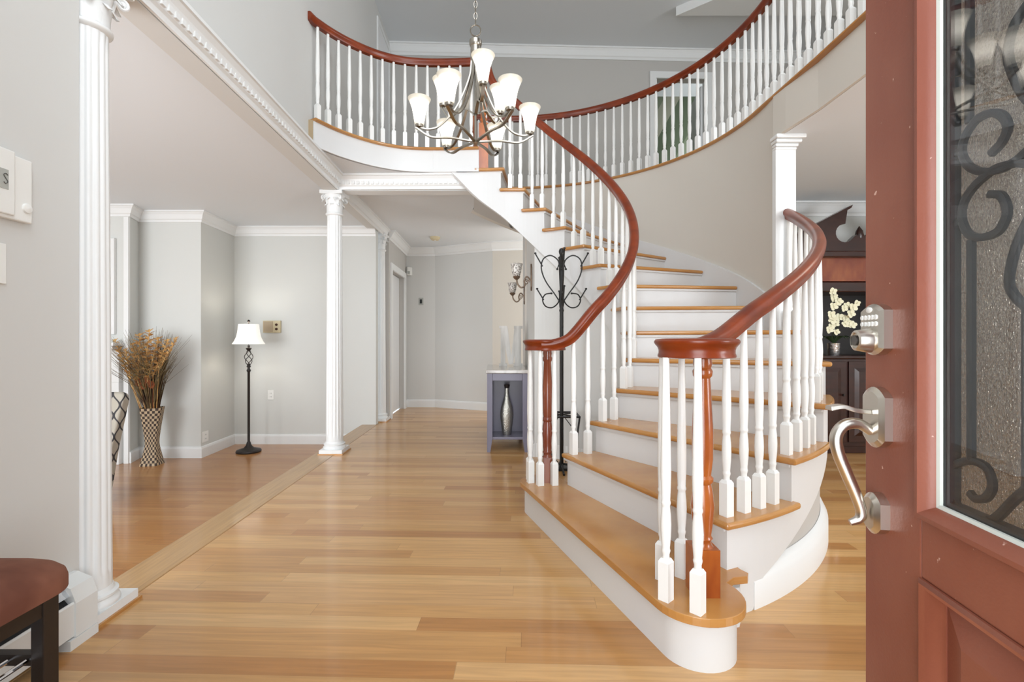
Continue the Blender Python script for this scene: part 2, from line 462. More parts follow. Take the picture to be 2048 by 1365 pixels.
def crspline(pts, k=8, closed=False):
    P = [Vector(p) for p in pts]; out = []
    n = len(P)
    for i in range(n if closed else n-1):
        p0 = P[i-1] if (i > 0 or closed) else P[0]*2-P[1]
        p1 = P[i]; p2 = P[(i+1) % n]; p3 = P[(i+2) % n] if (i+2 < n or closed) else P[n-1]*2-P[n-2]
        for j in range(k):
            t = j/k
            out.append(0.5*((2*p1)+(-p0+p2)*t+(2*p0-5*p1+4*p2-p3)*t*t+(-p0+3*p1-3*p2+p3)*t**3))
    if not closed: out.append(P[-1])
    return out


def LX(y, off=0.0): return -1.525-0.033*y+off      # the column line on the left of the foyer


# ------------------------------------------------------------------ room shell
FLOOR2 = 2.805; SOF = 2.45; HALLC = 2.53; SUNK = -0.24; TOPC = 5.20
m = MB(); m.prism([(LX(-1.0, 0.035), -1.0), (5.6, -1.0), (5.6, 8.3), (LX(8.3, 0.035), 8.3)], -0.15, 0.0)
struct(m.build('floor', M_FLOOR))
m = MB(); m.prism([(-6.4, -0.3), (LX(-0.3, -0.14), -0.3), (LX(6.2, -0.14), 6.2), (-6.4, 6.2)], -0.35, SUNK)
struct(m.build('floor_sunken_room', M_FLOOR2))
m = MB(); m.prism([(LX(-0.3, -0.16), -0.3), (LX(-0.3, 0.035), -0.3), (LX(6.5, 0.035), 6.5), (LX(6.5, -0.16), 6.5)], -0.03, 0.003)
struct(m.build('trim_1', M_STRIP, bevel=0.006))
m = MB(); m.prism([(LX(-0.3, -0.14), -0.3), (LX(-0.3, 0.03), -0.3), (LX(6.2, 0.03), 6.2), (LX(6.2, -0.14), 6.2)], -0.35, -0.03)
struct(m.build('trim_2', M_WHITE))

# foyer left wall, and the beam / upper wall above the columns
m = MB(); m.prism([(LX(-0.1, -0.12), -0.1), (LX(-0.1), -0.1), (LX(1.768), 1.768), (LX(1.768, -0.12), 1.768)], -0.3, SOF+0.01)
struct(m.build('wall_left', M_WALL))
m = MB(); m.prism([(LX(-0.1, -0.076), -0.1), (LX(-0.1, 0.05), -0.1), (LX(6.8, 0.05), 6.8), (LX(6.8, -0.076), 6.8)], SOF, TOPC+0.05)
struct(m.build('wall_upper_left', M_WALL))
m = MB(); m.box(-1.63, -0.30, 4.50, 4.63, SOF, 2.62)
struct(m.build('trim_3', M_WHITE))


def crown(path, z, name, h=0.13, d=0.085, mtl=M_WHITE, dent=False):
    prof = [(0.0, -h), (0.014, -h), (0.018, -h*0.8), (0.03, -h*0.72), (d*0.62, -h*0.34), (d*0.8, -h*0.2), (d*0.84, -h*0.16), (d, -h*0.14), (d, 0.0), (0.0, 0.0)]
    mm = MB(); mm.sweep([(p[0], p[1], z) for p in path], prof)
    if dent:
        for i in range(len(path)-1):
            a = Vector(path[i]); b = Vector(path[i+1]); L_ = (b-a).length; t = (b-a)/L_; r = Vector((t.y, -t.x))
            k = int(L_/0.045)
            for j in range(k):
                c = a+t*(0.02+j*0.045)+r*0.03
                mm.obox(c, t, 0.013, 0.014, z-h*0.68, z-h*0.46)
    return struct(mm.build(name, mtl))


# beam mouldings with dentils, foyer side and cross beam
crown([(LX(-0.1, 0.055), -0.1), (LX(4.49, 0.055), 4.49), (-0.36, 4.47)], 2.585, 'trim_4', h=0.132, d=0.075, dent=True)
crown([(LX(4.64, 0.05), 4.64), (LX(6.45, 0.05), 6.45)], HALLC, 'trim_5', h=0.10, d=0.07)

# living room walls (travelling left to right, the room is on the right of travel)


def wallstrip(path, z0, z1, th, name, mtl, holes=None):
    mm = MB(); prof = [(0, z0), (0, z1), (-th, z1), (-th, z0)]
    mm.sweep([(p[0], p[1], 0) for p in path], prof)
    return struct(mm.build(name, mtl))


liv = [(-6.3, 5.10), (-4.04, 5.10), (-4.12, 5.34), (-3.435, 5.34), (-3.48, 6.06), (LX(6.06, 0.02), 6.06)]
wallstrip(liv, SUNK-0.05, 2.5, 0.1, 'wall_living_back', M_WALL2)
base_prof = [(0, 0), (0.018, 0), (0.018, 0.10), (0.012, 0.118), (0.0, 0.125)]


def baseboard(path, z, name):
    mm = MB(); mm.sweep([(p[0], p[1], z) for p in path], base_prof)
    return struct(mm.build(name, M_WHITE))


baseboard(liv[1:], SUNK, 'baseboard_living')
crown(liv, 2.48, 'trim_6', h=0.118, d=0.075)
m = MB(); m.prism([(-6.4, -0.2), (LX(-0.2, -0.07), -0.2), (LX(6.2, -0.07), 6.2), (-6.4, 6.2)], 2.48, 2.6)
struct(m.build('ceiling_living', M_CEIL))
m = MB(); m.box(-6.4, -6.3, -0.2, 5.3, SUNK-0.05, 2.5)
struct(m.build('wall_living_left', M_WALL2))
# white corner trim of the chimney breast
m = MB(); m.box(-4.085, -4.036, 5.085, 5.11, SUNK, 2.36)
struct(m.build('trim_7', M_WHITE))

# hall
hl = [(LX(6.44, 0.10), 6.44), (LX(7.72, 0.10), 7.72)]
m = MB()
D0, D1, DH = 6.58, 7.50, 2.03
m.prism([(LX(6.43, -0.05), 6.43), (LX(6.43, 0.10), 6.43), (LX(D0, 0.10), D0), (LX(D0, -0.05), D0)], 0, HALLC)
m.prism([(LX(D1, -0.05), D1), (LX(D1, 0.10), D1), (LX(7.8, 0.10), 7.8), (LX(7.8, -0.05), 7.8)], 0, HALLC)
m.prism([(LX(D0, -0.05), D0), (LX(D0, 0.10), D0), (LX(D1, 0.10), D1), (LX(D1, -0.05), D1)], DH, HALLC)
struct(m.build('wall_hall_left', M_UPPER))
m = MB()
for a, b, z0, z1 in ((D0-0.08, D0+0.005, 0, DH+0.08), (D1-0.005, D1+0.08, 0, DH+0.08), (D0+0.0055, D1-0.0055, DH-0.005, DH+0.08)):
    m.prism([(LX(a, 0.095), a), (LX(a, 0.12), a), (LX(b, 0.12), b), (LX(b, 0.095), b)], z0, z1)
struct(m.build('trim_8', M_WHITE))
m = MB(); m.prism([(LX(D0+0.04, -0.02), D0+0.04), (LX(D0+0.04, 0.02), D0+0.04), (LX(D1, 0.02), D1), (LX(D1, -0.02), D1)], 0.01, DH-0.01)
dr2 = struct(m.build('door_2', M_SLAB))
m = MB(); m.lathe([(0.012, 0), (0.012, 0.03), (0.028, 0.04), (0.03, 0.055), (0.018, 0.068)], n=12)
m.xf = Matrix.Translation((LX(D0+0.10, 0.02), D0+0.10, 1.0)) @ Matrix.Rotation(PI/2, 4, 'Y')
m.build('door_knob', M_NICKEL, dr2, smooth=40)
hb = [(LX(7.68, 0.05), 7.68), (-1.22, 7.68), (-0.292, 7.25), (0.95, 7.02)]
wallstrip(hb[:3], -0.02, HALLC+0.03, 0.1, 'wall_hall_back', M_WALL)
wallstrip([hb[2], hb[3]], -0.02, HALLC+0.03, 0.1, 'wall_hall_alcove', M_WARM)
baseboard([(LX(D1+0.09, 0.10), D1+0.09), (LX(7.68, 0.10), 7.68), (-1.22, 7.68), (-0.292, 7.25), (0.9, 7.03)], 0, 'baseboard_hall')
crown([(LX(6.44, 0.10), 6.44), (LX(7.68, 0.10), 7.68), (-1.22, 7.68), (-0.292, 7.25), (0.9, 7.03)], HALLC, 'trim_9', h=0.13, d=0.085)

# ------------------------------------------------------------------ staircase geometry
RISE = 0.187; CX, CY = 0.0, 3.64
TAB_AI = [(1, -80), (2, -67.3), (3, -54.5), (4, -40.3), (5, -27), (6, -14.5), (7, -2.3), (8, 10), (9, 22.2), (10, 35.8), (11, 50.7), (12, 65.5), (13, 80.2), (14, 95.5), (15, 112.5), (16, 123.7), (17, 132.7), (18, 139)]
TAB_RI = [(1, .75), (2, .77), (3, .815), (4, .835), (5, .845), (6, .835), (7, .82), (8, .80), (9, .768), (10, .743), (11, .732), (12, .728), (13, .713), (14, .710), (15, .785), (16, .872), (17, .987), (18, 1.105)]
TAB_AO = [(1, -80), (2, -66.8), (3, -54.6), (4, -41.5), (5, -28.2), (6, -15.5), (7, -3.5), (8, 8.5), (9, 21.9), (10, 35.4), (11, 49.5), (12, 62.7), (13, 75.6), (14, 88.5), (15, 102), (16, 114), (17, 124), (18, 132)]


def pin(s, dr=0.0):
    a = math.radians(lerp_tab(TAB_AI, s)); r = lerp_tab(TAB_RI, s)+dr
    return Vector((CX+r*math.cos(a), CY+r*math.sin(a)))


def pout(s, R):
    a = math.radians(lerp_tab(TAB_AO, s))
    return Vector((CX+R*math.cos(a), CY+R*math.sin(a)))


RW = 1.87          # curved wall
NO_I, NO_O = 0.14, 0.065


def rout(s, open_r, wall_r):
    return open_r if lerp_tab(TAB_AO, s) < -8.0 else wall_r


stair = thing('staircase', 'white curved staircase with oak treads sweeping up behind the bullnose bottom step', 'staircase', (CX, CY, 0))
# bottom bullnose step
c1 = Vector((0.205, 2.985)); c2 = Vector((0.63, 1.655)); RB = 0.155


def bottom_outline(r, nub):
    d = (c2-c1).normalized(); ang = math.atan2(d.y, d.x)
    out = []
    # around c1 from its back to the front tangent (through the left)
    a0 = math.radians(75); a1 = ang-PI/2+2*PI
    for i in range(13):
        a = a0+(a1-a0)*i/12; out.append((c1.x+r*math.cos(a), c1.y+r*math.sin(a)))
    b0 = ang-PI/2; b1 = math.radians(28)
    while b1 < b0: b1 += 2*PI
    for i in range(21):
        a = b0+(b1-b0)*i/20; out.append((c2.x+r*math.cos(a), c2.y+r*math.sin(a)))
    out += [(0.795+nub*0.5, 1.765), (0.835+nub, 1.775), (0.850+nub, 1.80), (0.835+nub, 1.83)]
    p = pout(2.25, 1.93); q = pin(2.35, 0.10); out += [(p.x, p.y), (q.x, q.y)]
    return out


m = MB(); m.prism(bottom_outline(RB, 0.03), RISE-0.028, RISE)
m.build('tread', M_TREAD, stair, bevel=0.011, seg=3)
m = MB(); m.prism(bottom_outline(RB-0.028, 0.0), 0.0, RISE-0.028)
m.build('riser', M_RISER, stair, smooth=35)
# scotia moulding under the bottom tread
m = MB(); o1 = bottom_outline(RB-0.018, 0.0); m.prism(o1, RISE-0.042, RISE-0.028)
m.build('cove_moulding', M_RISER, stair, smooth=35)

for k in range(2, 15):
    z1 = k*RISE; z0 = z1-0.028
    ns = 7; e_i = 1.22; e_o = 1.12
    I = [pin(k+e_i*j/(ns-1)) for j in range(ns)]
    O = [pout(k+e_o*j/(ns-1), rout(k+e_o*j/(ns-1), 2.02, RW-0.022)) for j in range(ns)]
    # nosing rounds the open end
    m = MB(); vs = []
    for z in (z0, z1):
        vs += [(p.x, p.y, z) for p in I]+[(p.x, p.y, z) for p in O]
    fs = []; N2 = 2*ns
    for j in range(ns-1):
        fs.append((j, j+1, ns+j+1, ns+j)); fs.append((N2+j, N2+ns+j, N2+ns+j+1, N2+j+1))
        fs.append((j, N2+j, N2+j+1, j+1)); fs.append((ns+j, ns+j+1, N2+ns+j+1, N2+ns+j))
    fs.append((0, ns, N2+ns, N2)); fs.append((ns-1, N2+ns-1, N2+N2-1, ns+ns-1))
    m.add(vs, fs); m.build('tread', M_TREAD, stair, bevel=0.011, seg=3)
for k in range(2, 16):
    a = pin(k+NO_I, 0.031); b = pout(k+NO_O, rout(k+NO_O, 1.985, RW-0.01))
    d = (b-a).normalized(); nrm = Vector((-d.y, d.x))*0.02
    m = MB(); m.prism([(a.x, a.y), (b.x, b.y), (b.x+nrm.x, b.y+nrm.y), (a.x+nrm.x, a.y+nrm.y)], (k-1)*RISE-0.01, k*RISE-0.027)
    # cove under nosing
    n2 = -nrm*0.6
    m.prism([(a.x+n2.x, a.y+n2.y), (b.x+n2.x, b.y+n2.y), (b.x, b.y), (a.x, a.y)], k*RISE-0.042, k*RISE-0.027)
    m.build('riser', M_RISER, stair)


def stepped_string(k0, k1, fp, no, drop, name, mtl, cap_top=None, solid=0):
    """closed string along a curve: stepped top edge, sloping bottom edge."""
    m = MB()
    for k in range(k0, k1+1):
        n = 6
        for j in range(n):
            s0 = k+no+j/n; s1 = k+no+(j+1)/n
            a, a2 = fp(s0); b, b2 = fp(s1)
            top = k*RISE-0.026
            if cap_top is not None: top = min(top, cap_top)
            ba = max(0.0, s0*RISE-drop); bb = max(0.0, s1*RISE-drop)
            if s0 < solid: ba = 0.0
            if s1 < solid: bb = 0.0
            if cap_top is not None: ba = min(ba, cap_top-0.195); bb = min(bb, cap_top-0.195)
            m.add([(a.x, a.y, ba), (b.x, b.y, bb), (b.x, b.y, top), (a.x, a.y, top), (a2.x, a2.y, ba), (b2.x, b2.y, bb), (b2.x, b2.y, top), (a2.x, a2.y, top)],
                  [(0, 1, 2, 3), (7, 6, 5, 4), (0, 4, 5, 1), (3, 2, 6, 7), (0, 3, 7, 4), (1, 5, 6, 2)])
    return m.build(name, mtl, stair)


stepped_string(2, 16, lambda s: (pin(s, 0.03), pin(s, 0.06)), NO_I, 0.455, 'stringer', M_RISER, cap_top=2.785)
stepped_string(2, 6, lambda s: (pout(s, 1.99), pout(s, 1.955)), NO_O, 0.365, 'stringer', M_RISER, solid=2.42)
# wall skirt along the curved wall
m = MB()
for j in range(100):
    s0 = 6.62+j*8.6/100; s1 = 6.62+(j+1)*8.6/100
    a, b, a2, b2 = pout(s0, RW-0.02), pout(s1, RW-0.02), pout(s0, RW), pout(s1, RW)
    ta, tb = min(s0*RISE+0.085, 2.80), min(s1*RISE+0.085, 2.80)
    ba, bb = max(0, s0*RISE-0.30), max(0, s1*RISE-0.30)
    m.add([(a.x, a.y, ba), (b.x, b.y, bb), (b.x, b.y, tb), (a.x, a.y, ta), (a2.x, a2.y, ba), (b2.x, b2.y, bb), (b2.x, b2.y, tb), (a2.x, a2.y, ta)],
          [(0, 1, 2, 3), (7, 6, 5, 4), (0, 4, 5, 1), (3, 2, 6, 7), (0, 3, 7, 4), (1, 5, 6, 2)])
m.build('skirt_board', M_RISER, stair, smooth=35)


# walls closing the space under the flight
def under_wall(fp, s0, s1, drop, n, name, mtl):
    m = MB()
    for j in range(n):
        a0 = s0+(s1-s0)*j/n; a1 = s0+(s1-s0)*(j+1)/n
        a, a2 = fp(a0); b, b2 = fp(a1)
        ta, tb = max(0.02, a0*RISE-drop), max(0.02, a1*RISE-drop)
        m.add([(a.x, a.y, 0), (b.x, b.y, 0), (b.x, b.y, tb), (a.x, a.y, ta), (a2.x, a2.y, 0), (b2.x, b2.y, 0), (b2.x, b2.y, tb), (a2.x, a2.y, ta)],
              [(0, 1, 2, 3), (7, 6, 5, 4), (0, 4, 5, 1), (3, 2, 6, 7), (0, 3, 7, 4), (1, 5, 6, 2)])
    return struct(m.build(name, mtl, smooth=35))


S_END = 12.62
under_wall(lambda s: (pin(s, 0.05), pin(s, 0.12)), 2.3, S_END, 0.43, 60, 'wall_under_stair_inner', M_WALL)
under_wall(lambda s: (pout(s, 1.955), pout(s, 1.90)), 2.3, 6.75, 0.34, 36, 'wall_under_stair_outer', M_UPPER)  # greyer paint on this wall stands in for shade below the stringer
m = MB()
pts = [pin(2.6+10.0*j/50, 0.05) for j in range(51)]
m.sweep([(p.x, p.y, 0) for p in reversed(pts)], [(-u, w) for u, w in base_prof])
struct(m.build('baseboard_under_stair', M_WHITE, smooth=35))
m = MB()
pts = [pout(2.42+4.33*j/40, 1.957) for j in range(41)]
m.sweep([(p.x, p.y, 0) for p in pts], [(0, 0), (0.036, 0), (0.036, 0.105), (0.028, 0.118), (0.020, 0.140), (0.008, 0.152), (0, 0.157)])
struct(m.build('baseboard_stair_side', M_WHITE, smooth=35))
# left face of the enclosure (carries the sconces)
pe = pin(S_END, 0.05)
ey = 6.25
ex = lambda y: pe.x-0.033*(y-pe.y)
m = MB()
for a, b in ((0, .2), (.2, .4), (.4, .62), (.62, 1.0)):
    ya, yb = pe.y+(ey-pe.y)*a, pe.y+(ey-pe.y)*b
    za, zb = 2.04+0.36*a, 2.04+0.36*b
    if b == 1.0: za = zb = HALLC
    m.extrude([(ex(ya), ya, 0), (ex(yb), yb, 0), (ex(yb), yb, zb), (ex(ya), ya, za)], (0.09, 0, 0))
struct(m.build('wall_under_stair_end', M_WALL))
m = MB(); m.box(ex(ey), 1.6, ey-0.01, ey+0.10, 0, HALLC)
struct(m.build('wall_hall_right', M_WALL))
baseboard([(ex(ey), ey), (ex(pe.y), pe.y)][::-1] if False else [(ex(ey), ey), (ex(pe.y), pe.y)], 0, 'baseboard_stair_end')
# drywall soffit under the top of the flight
m = MB()
n = 34
for j in range(n):
    s0 = S_END-0.1+(15.2-S_END)*j/n; s1 = S_END-0.1+(15.2-S_END)*(j+1)/n
    a, b, c, d = pin(s0, 0.045), pin(s1, 0.045), pout(s1, RW+0.02), pout(s0, RW+0.02)
    z0, z1 = s0*RISE-0.30, s1*RISE-0.30
    m.add([(a.x, a.y, z0), (b.x, b.y, z1), (c.x, c.y, z1), (d.x, d.y, z0), (a.x, a.y, z0+.03), (b.x, b.y, z1+.03), (c.x, c.y, z1+.03), (d.x, d.y, z0+.03)],
          [(0, 1, 2, 3), (7, 6, 5, 4), (0, 4, 5, 1), (3, 2, 6, 7), (0, 3, 7, 4), (1, 5, 6, 2)])
bmv = m.build('ceiling_stair_soffit', M_UPPER)
bm = bmesh.new(); bm.from_mesh(bmv.data); bmesh.ops.remove_doubles(bm, verts=bm.verts, dist=1e-5); bm.to_mesh(bmv.data); bm.free()
for p in bmv.data.polygons: p.use_smooth = True
bmv.data.set_sharp_from_angle(angle=math.radians(40))
struct(bmv)

# curved wall: between treads and balcony edge
m = MB()
A0, A1, n = -7.0, 104.0, 72


def s_of_angle(a):
    lo, hi = 1, 18
    for _ in range(40):
        mid = (lo+hi)/2
        if lerp_tab(TAB_AO, mid) < a: lo = mid
        else: hi = mid
    return lo


for j in range(n):
    a = A0+(A1-A0)*j/n; b = A0+(A1-A0)*(j+1)/n
    za = 0 if a < 84 else s_of_angle(a)*RISE-0.30; zb = 0 if a < 84 else s_of_angle(b)*RISE-0.30
    ca, sa, cb, sb = math.cos(math.radians(a)), math.sin(math.radians(a)), math.cos(math.radians(b)), math.sin(math.radians(b))
    R2 = RW+0.12; T = FLOOR2-0.02
    m.add([(CX+RW*ca, CY+RW*sa, za), (CX+RW*cb, CY+RW*sb, zb), (CX+RW*cb, CY+RW*sb, T), (CX+RW*ca, CY+RW*sa, T),
           (CX+R2*ca, CY+R2*sa, za), (CX+R2*cb, CY+R2*sb, zb), (CX+R2*cb, CY+R2*sb, T), (CX+R2*ca, CY+R2*sa, T)],
          [(0, 1, 2, 3), (7, 6, 5, 4), (0, 4, 5, 1), (3, 2, 6, 7), (0, 3, 7, 4), (1, 5, 6, 2)])
struct(m.build('wall_curved', M_WARM, smooth=35))
# end of the curved wall: pilaster with a moulded cap, and the straight fascia towards the front
yp = CY+RW*math.sin(math.radians(-7))
m = MB(); m.box(1.853, 1.995, yp-0.015, yp+0.03, 0.0, 2.49)
struct(m.build('trim_10', M_WHITE))
m = MB()
for x0, x1, d, z0, z1 in ((1.85, 2.0, .022, 2.395, 2.415), (1.846, 2.008, .032, 2.415, 2.438), (1.84, 2.022, .05, 2.438, 2.462), (1.832, 2.04, .07, 2.462, 2.49)):
    m.box(x0, x1, yp-d, yp+0.03, z0, z1)
struct(m.build('trim_11', M_WHITE, bevel=0.008))
m = MB(); m.prism([(1.853, yp+0.02), (1.862, yp-0.12), (1.90, 3.0), (1.91, 0.06), (2.03, 0.06), (2.02, 3.0), (1.99, yp+0.02)], 2.49, FLOOR2-0.02)
struct(m.build('wall_right_fascia', M_WARM))

# ------------------------------------------------------------------ upper floor, balcony edges
edge_l = [(-0.30, 4.37), (-0.55, 4.385), (-0.80, 4.385), (-1.0, 4.35), (-1.18, 4.26), (-1.34, 4.12), (-1.46, 3.97), (-1.555, 3.80)]
edge_l = [(p.x, p.y) for p in crspline([(x, y, 0) for x, y in edge_l], 6)]
edge_r = []
for j in range(55):
    a = math.radians(103-103*j/54); edge_r.append((CX+RW*math.cos(a), CY+RW*math.sin(a)))
edge_r += [(1.89, 3.0), (1.90, 2.0), (1.90, 0.06)]


def shift(path, d):
    out = []
    for i in range(len(path)):
        a = Vector(path[max(i-1, 0)]); b = Vector(path[min(i+1, len(path)-1)]); t = (b-a).normalized()
        out.append((path[i][0]+t.y*d, path[i][1]-t.x*d))
    return out


outl = list(reversed(shift(edge_l, 0.012)))+[(p[0], p[1]) for p in shift(edge_r, -0.014)]
poly = outl+[(4.5, 0.06), (4.5, 7.0), (LX(6.76, 0.06), 6.76), (LX(3.8, 0.045), 3.8)]
m = MB(); m.prism(poly, 2.62, FLOOR2-0.012)
struct(m.build('floor_upper', M_CARPET))
# white fascia of the landing with a bead
m = MB(); m.sweep([(x, y, 0) for x, y in edge_l], [(0.0, 2.585), (0.0, 2.785), (0.02, 2.785), (0.02, 2.585)])
m.sweep([(x, y, 0) for x, y in edge_l], [(-0.006, 2.585), (-0.006, 2.612), (0.0, 2.612), (0.0, 2.585)])
struct(m.build('trim_12', M_RISER, smooth=35))
nos = [(0.09, 0), (-0.018, 0), (-0.028, 0.006), (-0.03, 0.013), (-0.026, 0.02), (-0.018, 0.024), (0.09, 0.024)]
m = MB(); m.sweep([(x, y, FLOOR2-0.024) for x, y in edge_l], nos)
struct(m.build('trim_13', M_TREAD, smooth=40))
m = MB(); m.sweep([(x, y, FLOOR2-0.024) for x, y in edge_r], [(-u, w) for u, w in nos])
struct(m.build('trim_14', M_TREAD, smooth=40))
# underside of the landing strip in front of the cross beam, and the hall ceiling
m = MB()
m.prism([(LX(3.75, 0.03), 3.78)]+list(reversed(shift(edge_l, 0.012)))[0:]+[(-0.50, 4.37), (-0.52, 4.55), (LX(4.55, 0.03), 4.55)], 2.585, 2.60)
struct(m.build('ceiling_landing', M_CEIL))
hc = [(LX(4.6, 0.03), 4.6), (-0.32, 4.60)]+[(p.x, p.y) for p in [pout(15.15, r) for r in (1.1, 1.4, 1.7, 1.88)]]
for a in (100, 96, 92, 86, 80): hc.append((CX+1.9*math.cos(math.radians(a)), CY+1.9*math.sin(math.radians(a))))
hc += [(0.45, 5.55), (1.6, 5.6), (1.6, 8.0), (LX(8.0, 0.03), 8.0)]
m = MB(); m.prism(hc, HALLC, HALLC+0.05)
struct(m.build('ceiling_hall', M_CEIL))
# upper shell
RUB = Matrix.Translation((-1.70, 6.75, 0)) @ Matrix.Rotation(math.radians(2.2), 4, 'Z') @ Matrix.Translation((1.70, -6.75, 0))
m = MB(RUB)
dx0, dx1, dz1 = 2.05, 2.80, 4.80
m.box(LX(6.75, 0.0), dx0, 6.75, 6.87, 2.6, TOPC+.05); m.box(dx1, 4.6, 6.75, 6.87, 2.6, TOPC+.05); m.box(dx0, dx1, 6.75, 6.87, dz1, TOPC+.05)
struct(m.build('wall_upper_back', M_UPPER))
m = MB(RUB)
for x0, x1, z0, z1 in ((dx0-0.085, dx0+0.004, FLOOR2, dz1+0.085), (dx1-0.004, dx1+0.085, FLOOR2, dz1+0.085), (dx0-0.085, dx1+0.085, dz1+0.0851, dz1+0.09), (dx0+0.0045, dx1-0.0045, dz1-0.004, dz1+0.085)):
    m.box(x0, x1, 6.728, 6.752, z0, z1)
m.box(dx0-0.001, dx0+0.02, 6.752, 6.87, FLOOR2, dz1); m.box(dx1-0.02, dx1, 6.752, 6.87, FLOOR2, dz1)
struct(m.build('trim_15', M_WHITE))
m = MB(); m.box(1.4, 4.2, 8.2, 8.3, 2.7, 5.3); struct(m.build('wall_green_room', M_STRIPES))
m = MB(); m.box(1.3, 4.3, 7.05, 8.3, 5.2, 5.3); struct(m.build('ceiling_green_room', M_CEIL))
m = MB(); m.box(1.3, 1.4, 7.0, 8.3, 2.7, 5.3); m.box(4.2, 4.3, 7.1, 8.3, 2.7, 5.3); struct(m.build('wall_green_room_side', M_GREENW))
m = MB(); m.box(1.4, 4.2, 6.87, 8.25, 2.7, FLOOR2-0.01); struct(m.build('floor_green_room', M_CARPET))
m = MB(); m.box(-0.36, 0.36, -0.018, 0.018, 0.01, 1.97)
m.xf = Matrix.Translation((2.82, 7.42, FLOOR2)) @ Matrix.Rotation(math.radians(82), 4, 'Z')
d3 = struct(m.build('door_3', M_SLAB))
m = MB(); m.lathe([(0.012, 0), (0.012, 0.03), (0.028, 0.04), (0.03, 0.055), (0.018, 0.068)], n=12)
m.xf = Matrix.Translation((2.79, 7.12, FLOOR2+1.0)) @ Matrix.Rotation(-PI/2, 4, 'Y'); m.build('door_knob', M_NICKEL, d3, smooth=40)
area('fill_green_room', (3.9, 7.5, 4.0), (2.0, 8.0, 3.8), 0.8, 1.0, 26, DAY)  # added fill brightening the green room, whose walls have no opening for it
crown([(LX(6.75, 0.05), 6.75), (4.5, 6.75+6.17*0.0384)], TOPC, 'trim_16', h=0.155, d=0.075)
m = MB(); m.box(-1.95, 4.7, -0.15, 7.15, TOPC, TOPC+0.1); struct(m.build('ceiling', M_CEIL))
m = MB(); m.box(4.5, 4.6, -0.1, 7.1, 2.6, TOPC+.05); struct(m.build('wall_upper_right', M_UPPER))
# dropped bulkhead of the upper ceiling
m = MB(); m.prism([(2.035, 6.0), (3.32, 4.97), (4.5, 4.97), (4.5, 6.0)], 5.09, TOPC+.01); struct(m.build('ceiling_bulkhead', M_WHITE))
# door with casing in the upper left wall
m = MB()
for a, b, z0, z1 in ((5.98, 6.05, FLOOR2, 5.08), (6.62, 6.68, FLOOR2, 5.08), (6.0505, 6.6195, 5.02, 5.08)):
    m.prism([(LX(a, 0.045), a), (LX(a, 0.068), a), (LX(b, 0.068), b), (LX(b, 0.045), b)], z0, z1)
struct(m.build('trim_17', M_WHITE))
m = MB(); m.prism([(LX(6.05, 0.045), 6.05), (LX(6.05, 0.058), 6.05), (LX(6.62, 0.058), 6.62), (LX(6.62, 0.045), 6.62)], FLOOR2, 5.02)
struct(m.build('door_4', M_SLAB))

# dining room
m = MB(); m.prism([(1.93, 0.06), (5.6, 0.06), (5.6, 5.1)]+[(CX+1.96*math.cos(math.radians(a)), CY+1.96*math.sin(math.radians(a))) for a in range(47, -5, -4)]+[(1.98, 3.45), (1.885, 3.38), (1.92, 3.0)], 2.488, 2.6); struct(m.build('ceiling_dining', M_CEIL))
m = MB(); m.box(1.2, 5.6, 5.05, 5.15, -0.02, 2.5); struct(m.build('wall_dining_back', M_WALL2))
m = MB(); m.box(5.5, 5.6, -0.1, 5.1, -0.02, 2.5); struct(m.build('wall_right', M_WALL2))
crown([(1.55, 5.05), (5.5, 5.05)], 2.49, 'trim_18', h=0.14, d=0.10)

# front wall behind the viewer with the door opening and added, unseen ones
holes = [(-0.40, 0.66, -0.3, 2.13), (-1.15, 1.45, 2.6, 4.8), (-5.2, -2.6, 0.4, 2.0), (2.8, 4.6, 0.6, 2.0)]  # all but the door opening are added, unseen, to let daylight in
xs = sorted({-6.4, 5.6, *[h[0] for h in holes], *[h[1] for h in holes]}); zs = sorted({-0.3, 5.35, *[h[2] for h in holes], *[h[3] for h in holes]})
m = MB()
for i in range(len(xs)-1):
    for j in range(len(zs)-1):
        cx, cz = (xs[i]+xs[i+1])/2, (zs[j]+zs[j+1])/2
        if any(h[0] < cx < h[1] and h[2] < cz < h[3] for h in holes): continue
        m.box(xs[i], xs[i+1], -0.12, 0.06, zs[j], zs[j+1])
struct(m.build('wall_front', M_WALL))
for i, h in enumerate(holes[1:]):
    m = MB()
    for x0, x1, z0, z1 in ((h[0], h[0]+.06, h[2], h[3]), (h[1]-.06, h[1], h[2], h[3]), (h[0], h[1], h[2], h[2]+.06), (h[0], h[1], h[3]-.06, h[3]), ((h[0]+h[1])/2-.02, (h[0]+h[1])/2+.02, h[2], h[3])):
        m.box(x0, x1, -0.09, -0.04, z0, z1)
    struct(m.build('added_window_%d' % (i+1), M_WHITE))  # frames for the added daylight openings, all out of view

# ------------------------------------------------------------------ balusters and rails
RAILP = [(-.019, -.034), (.019, -.034), (.022, -.016), (.031, -.006), (.033, .008), (.028, .021), (.015, .031), (0, .033), (-.015, .031), (-.028, .021), (-.033, .008), (-.031, -.006), (-.022, -.016)]
BCACHE = {}


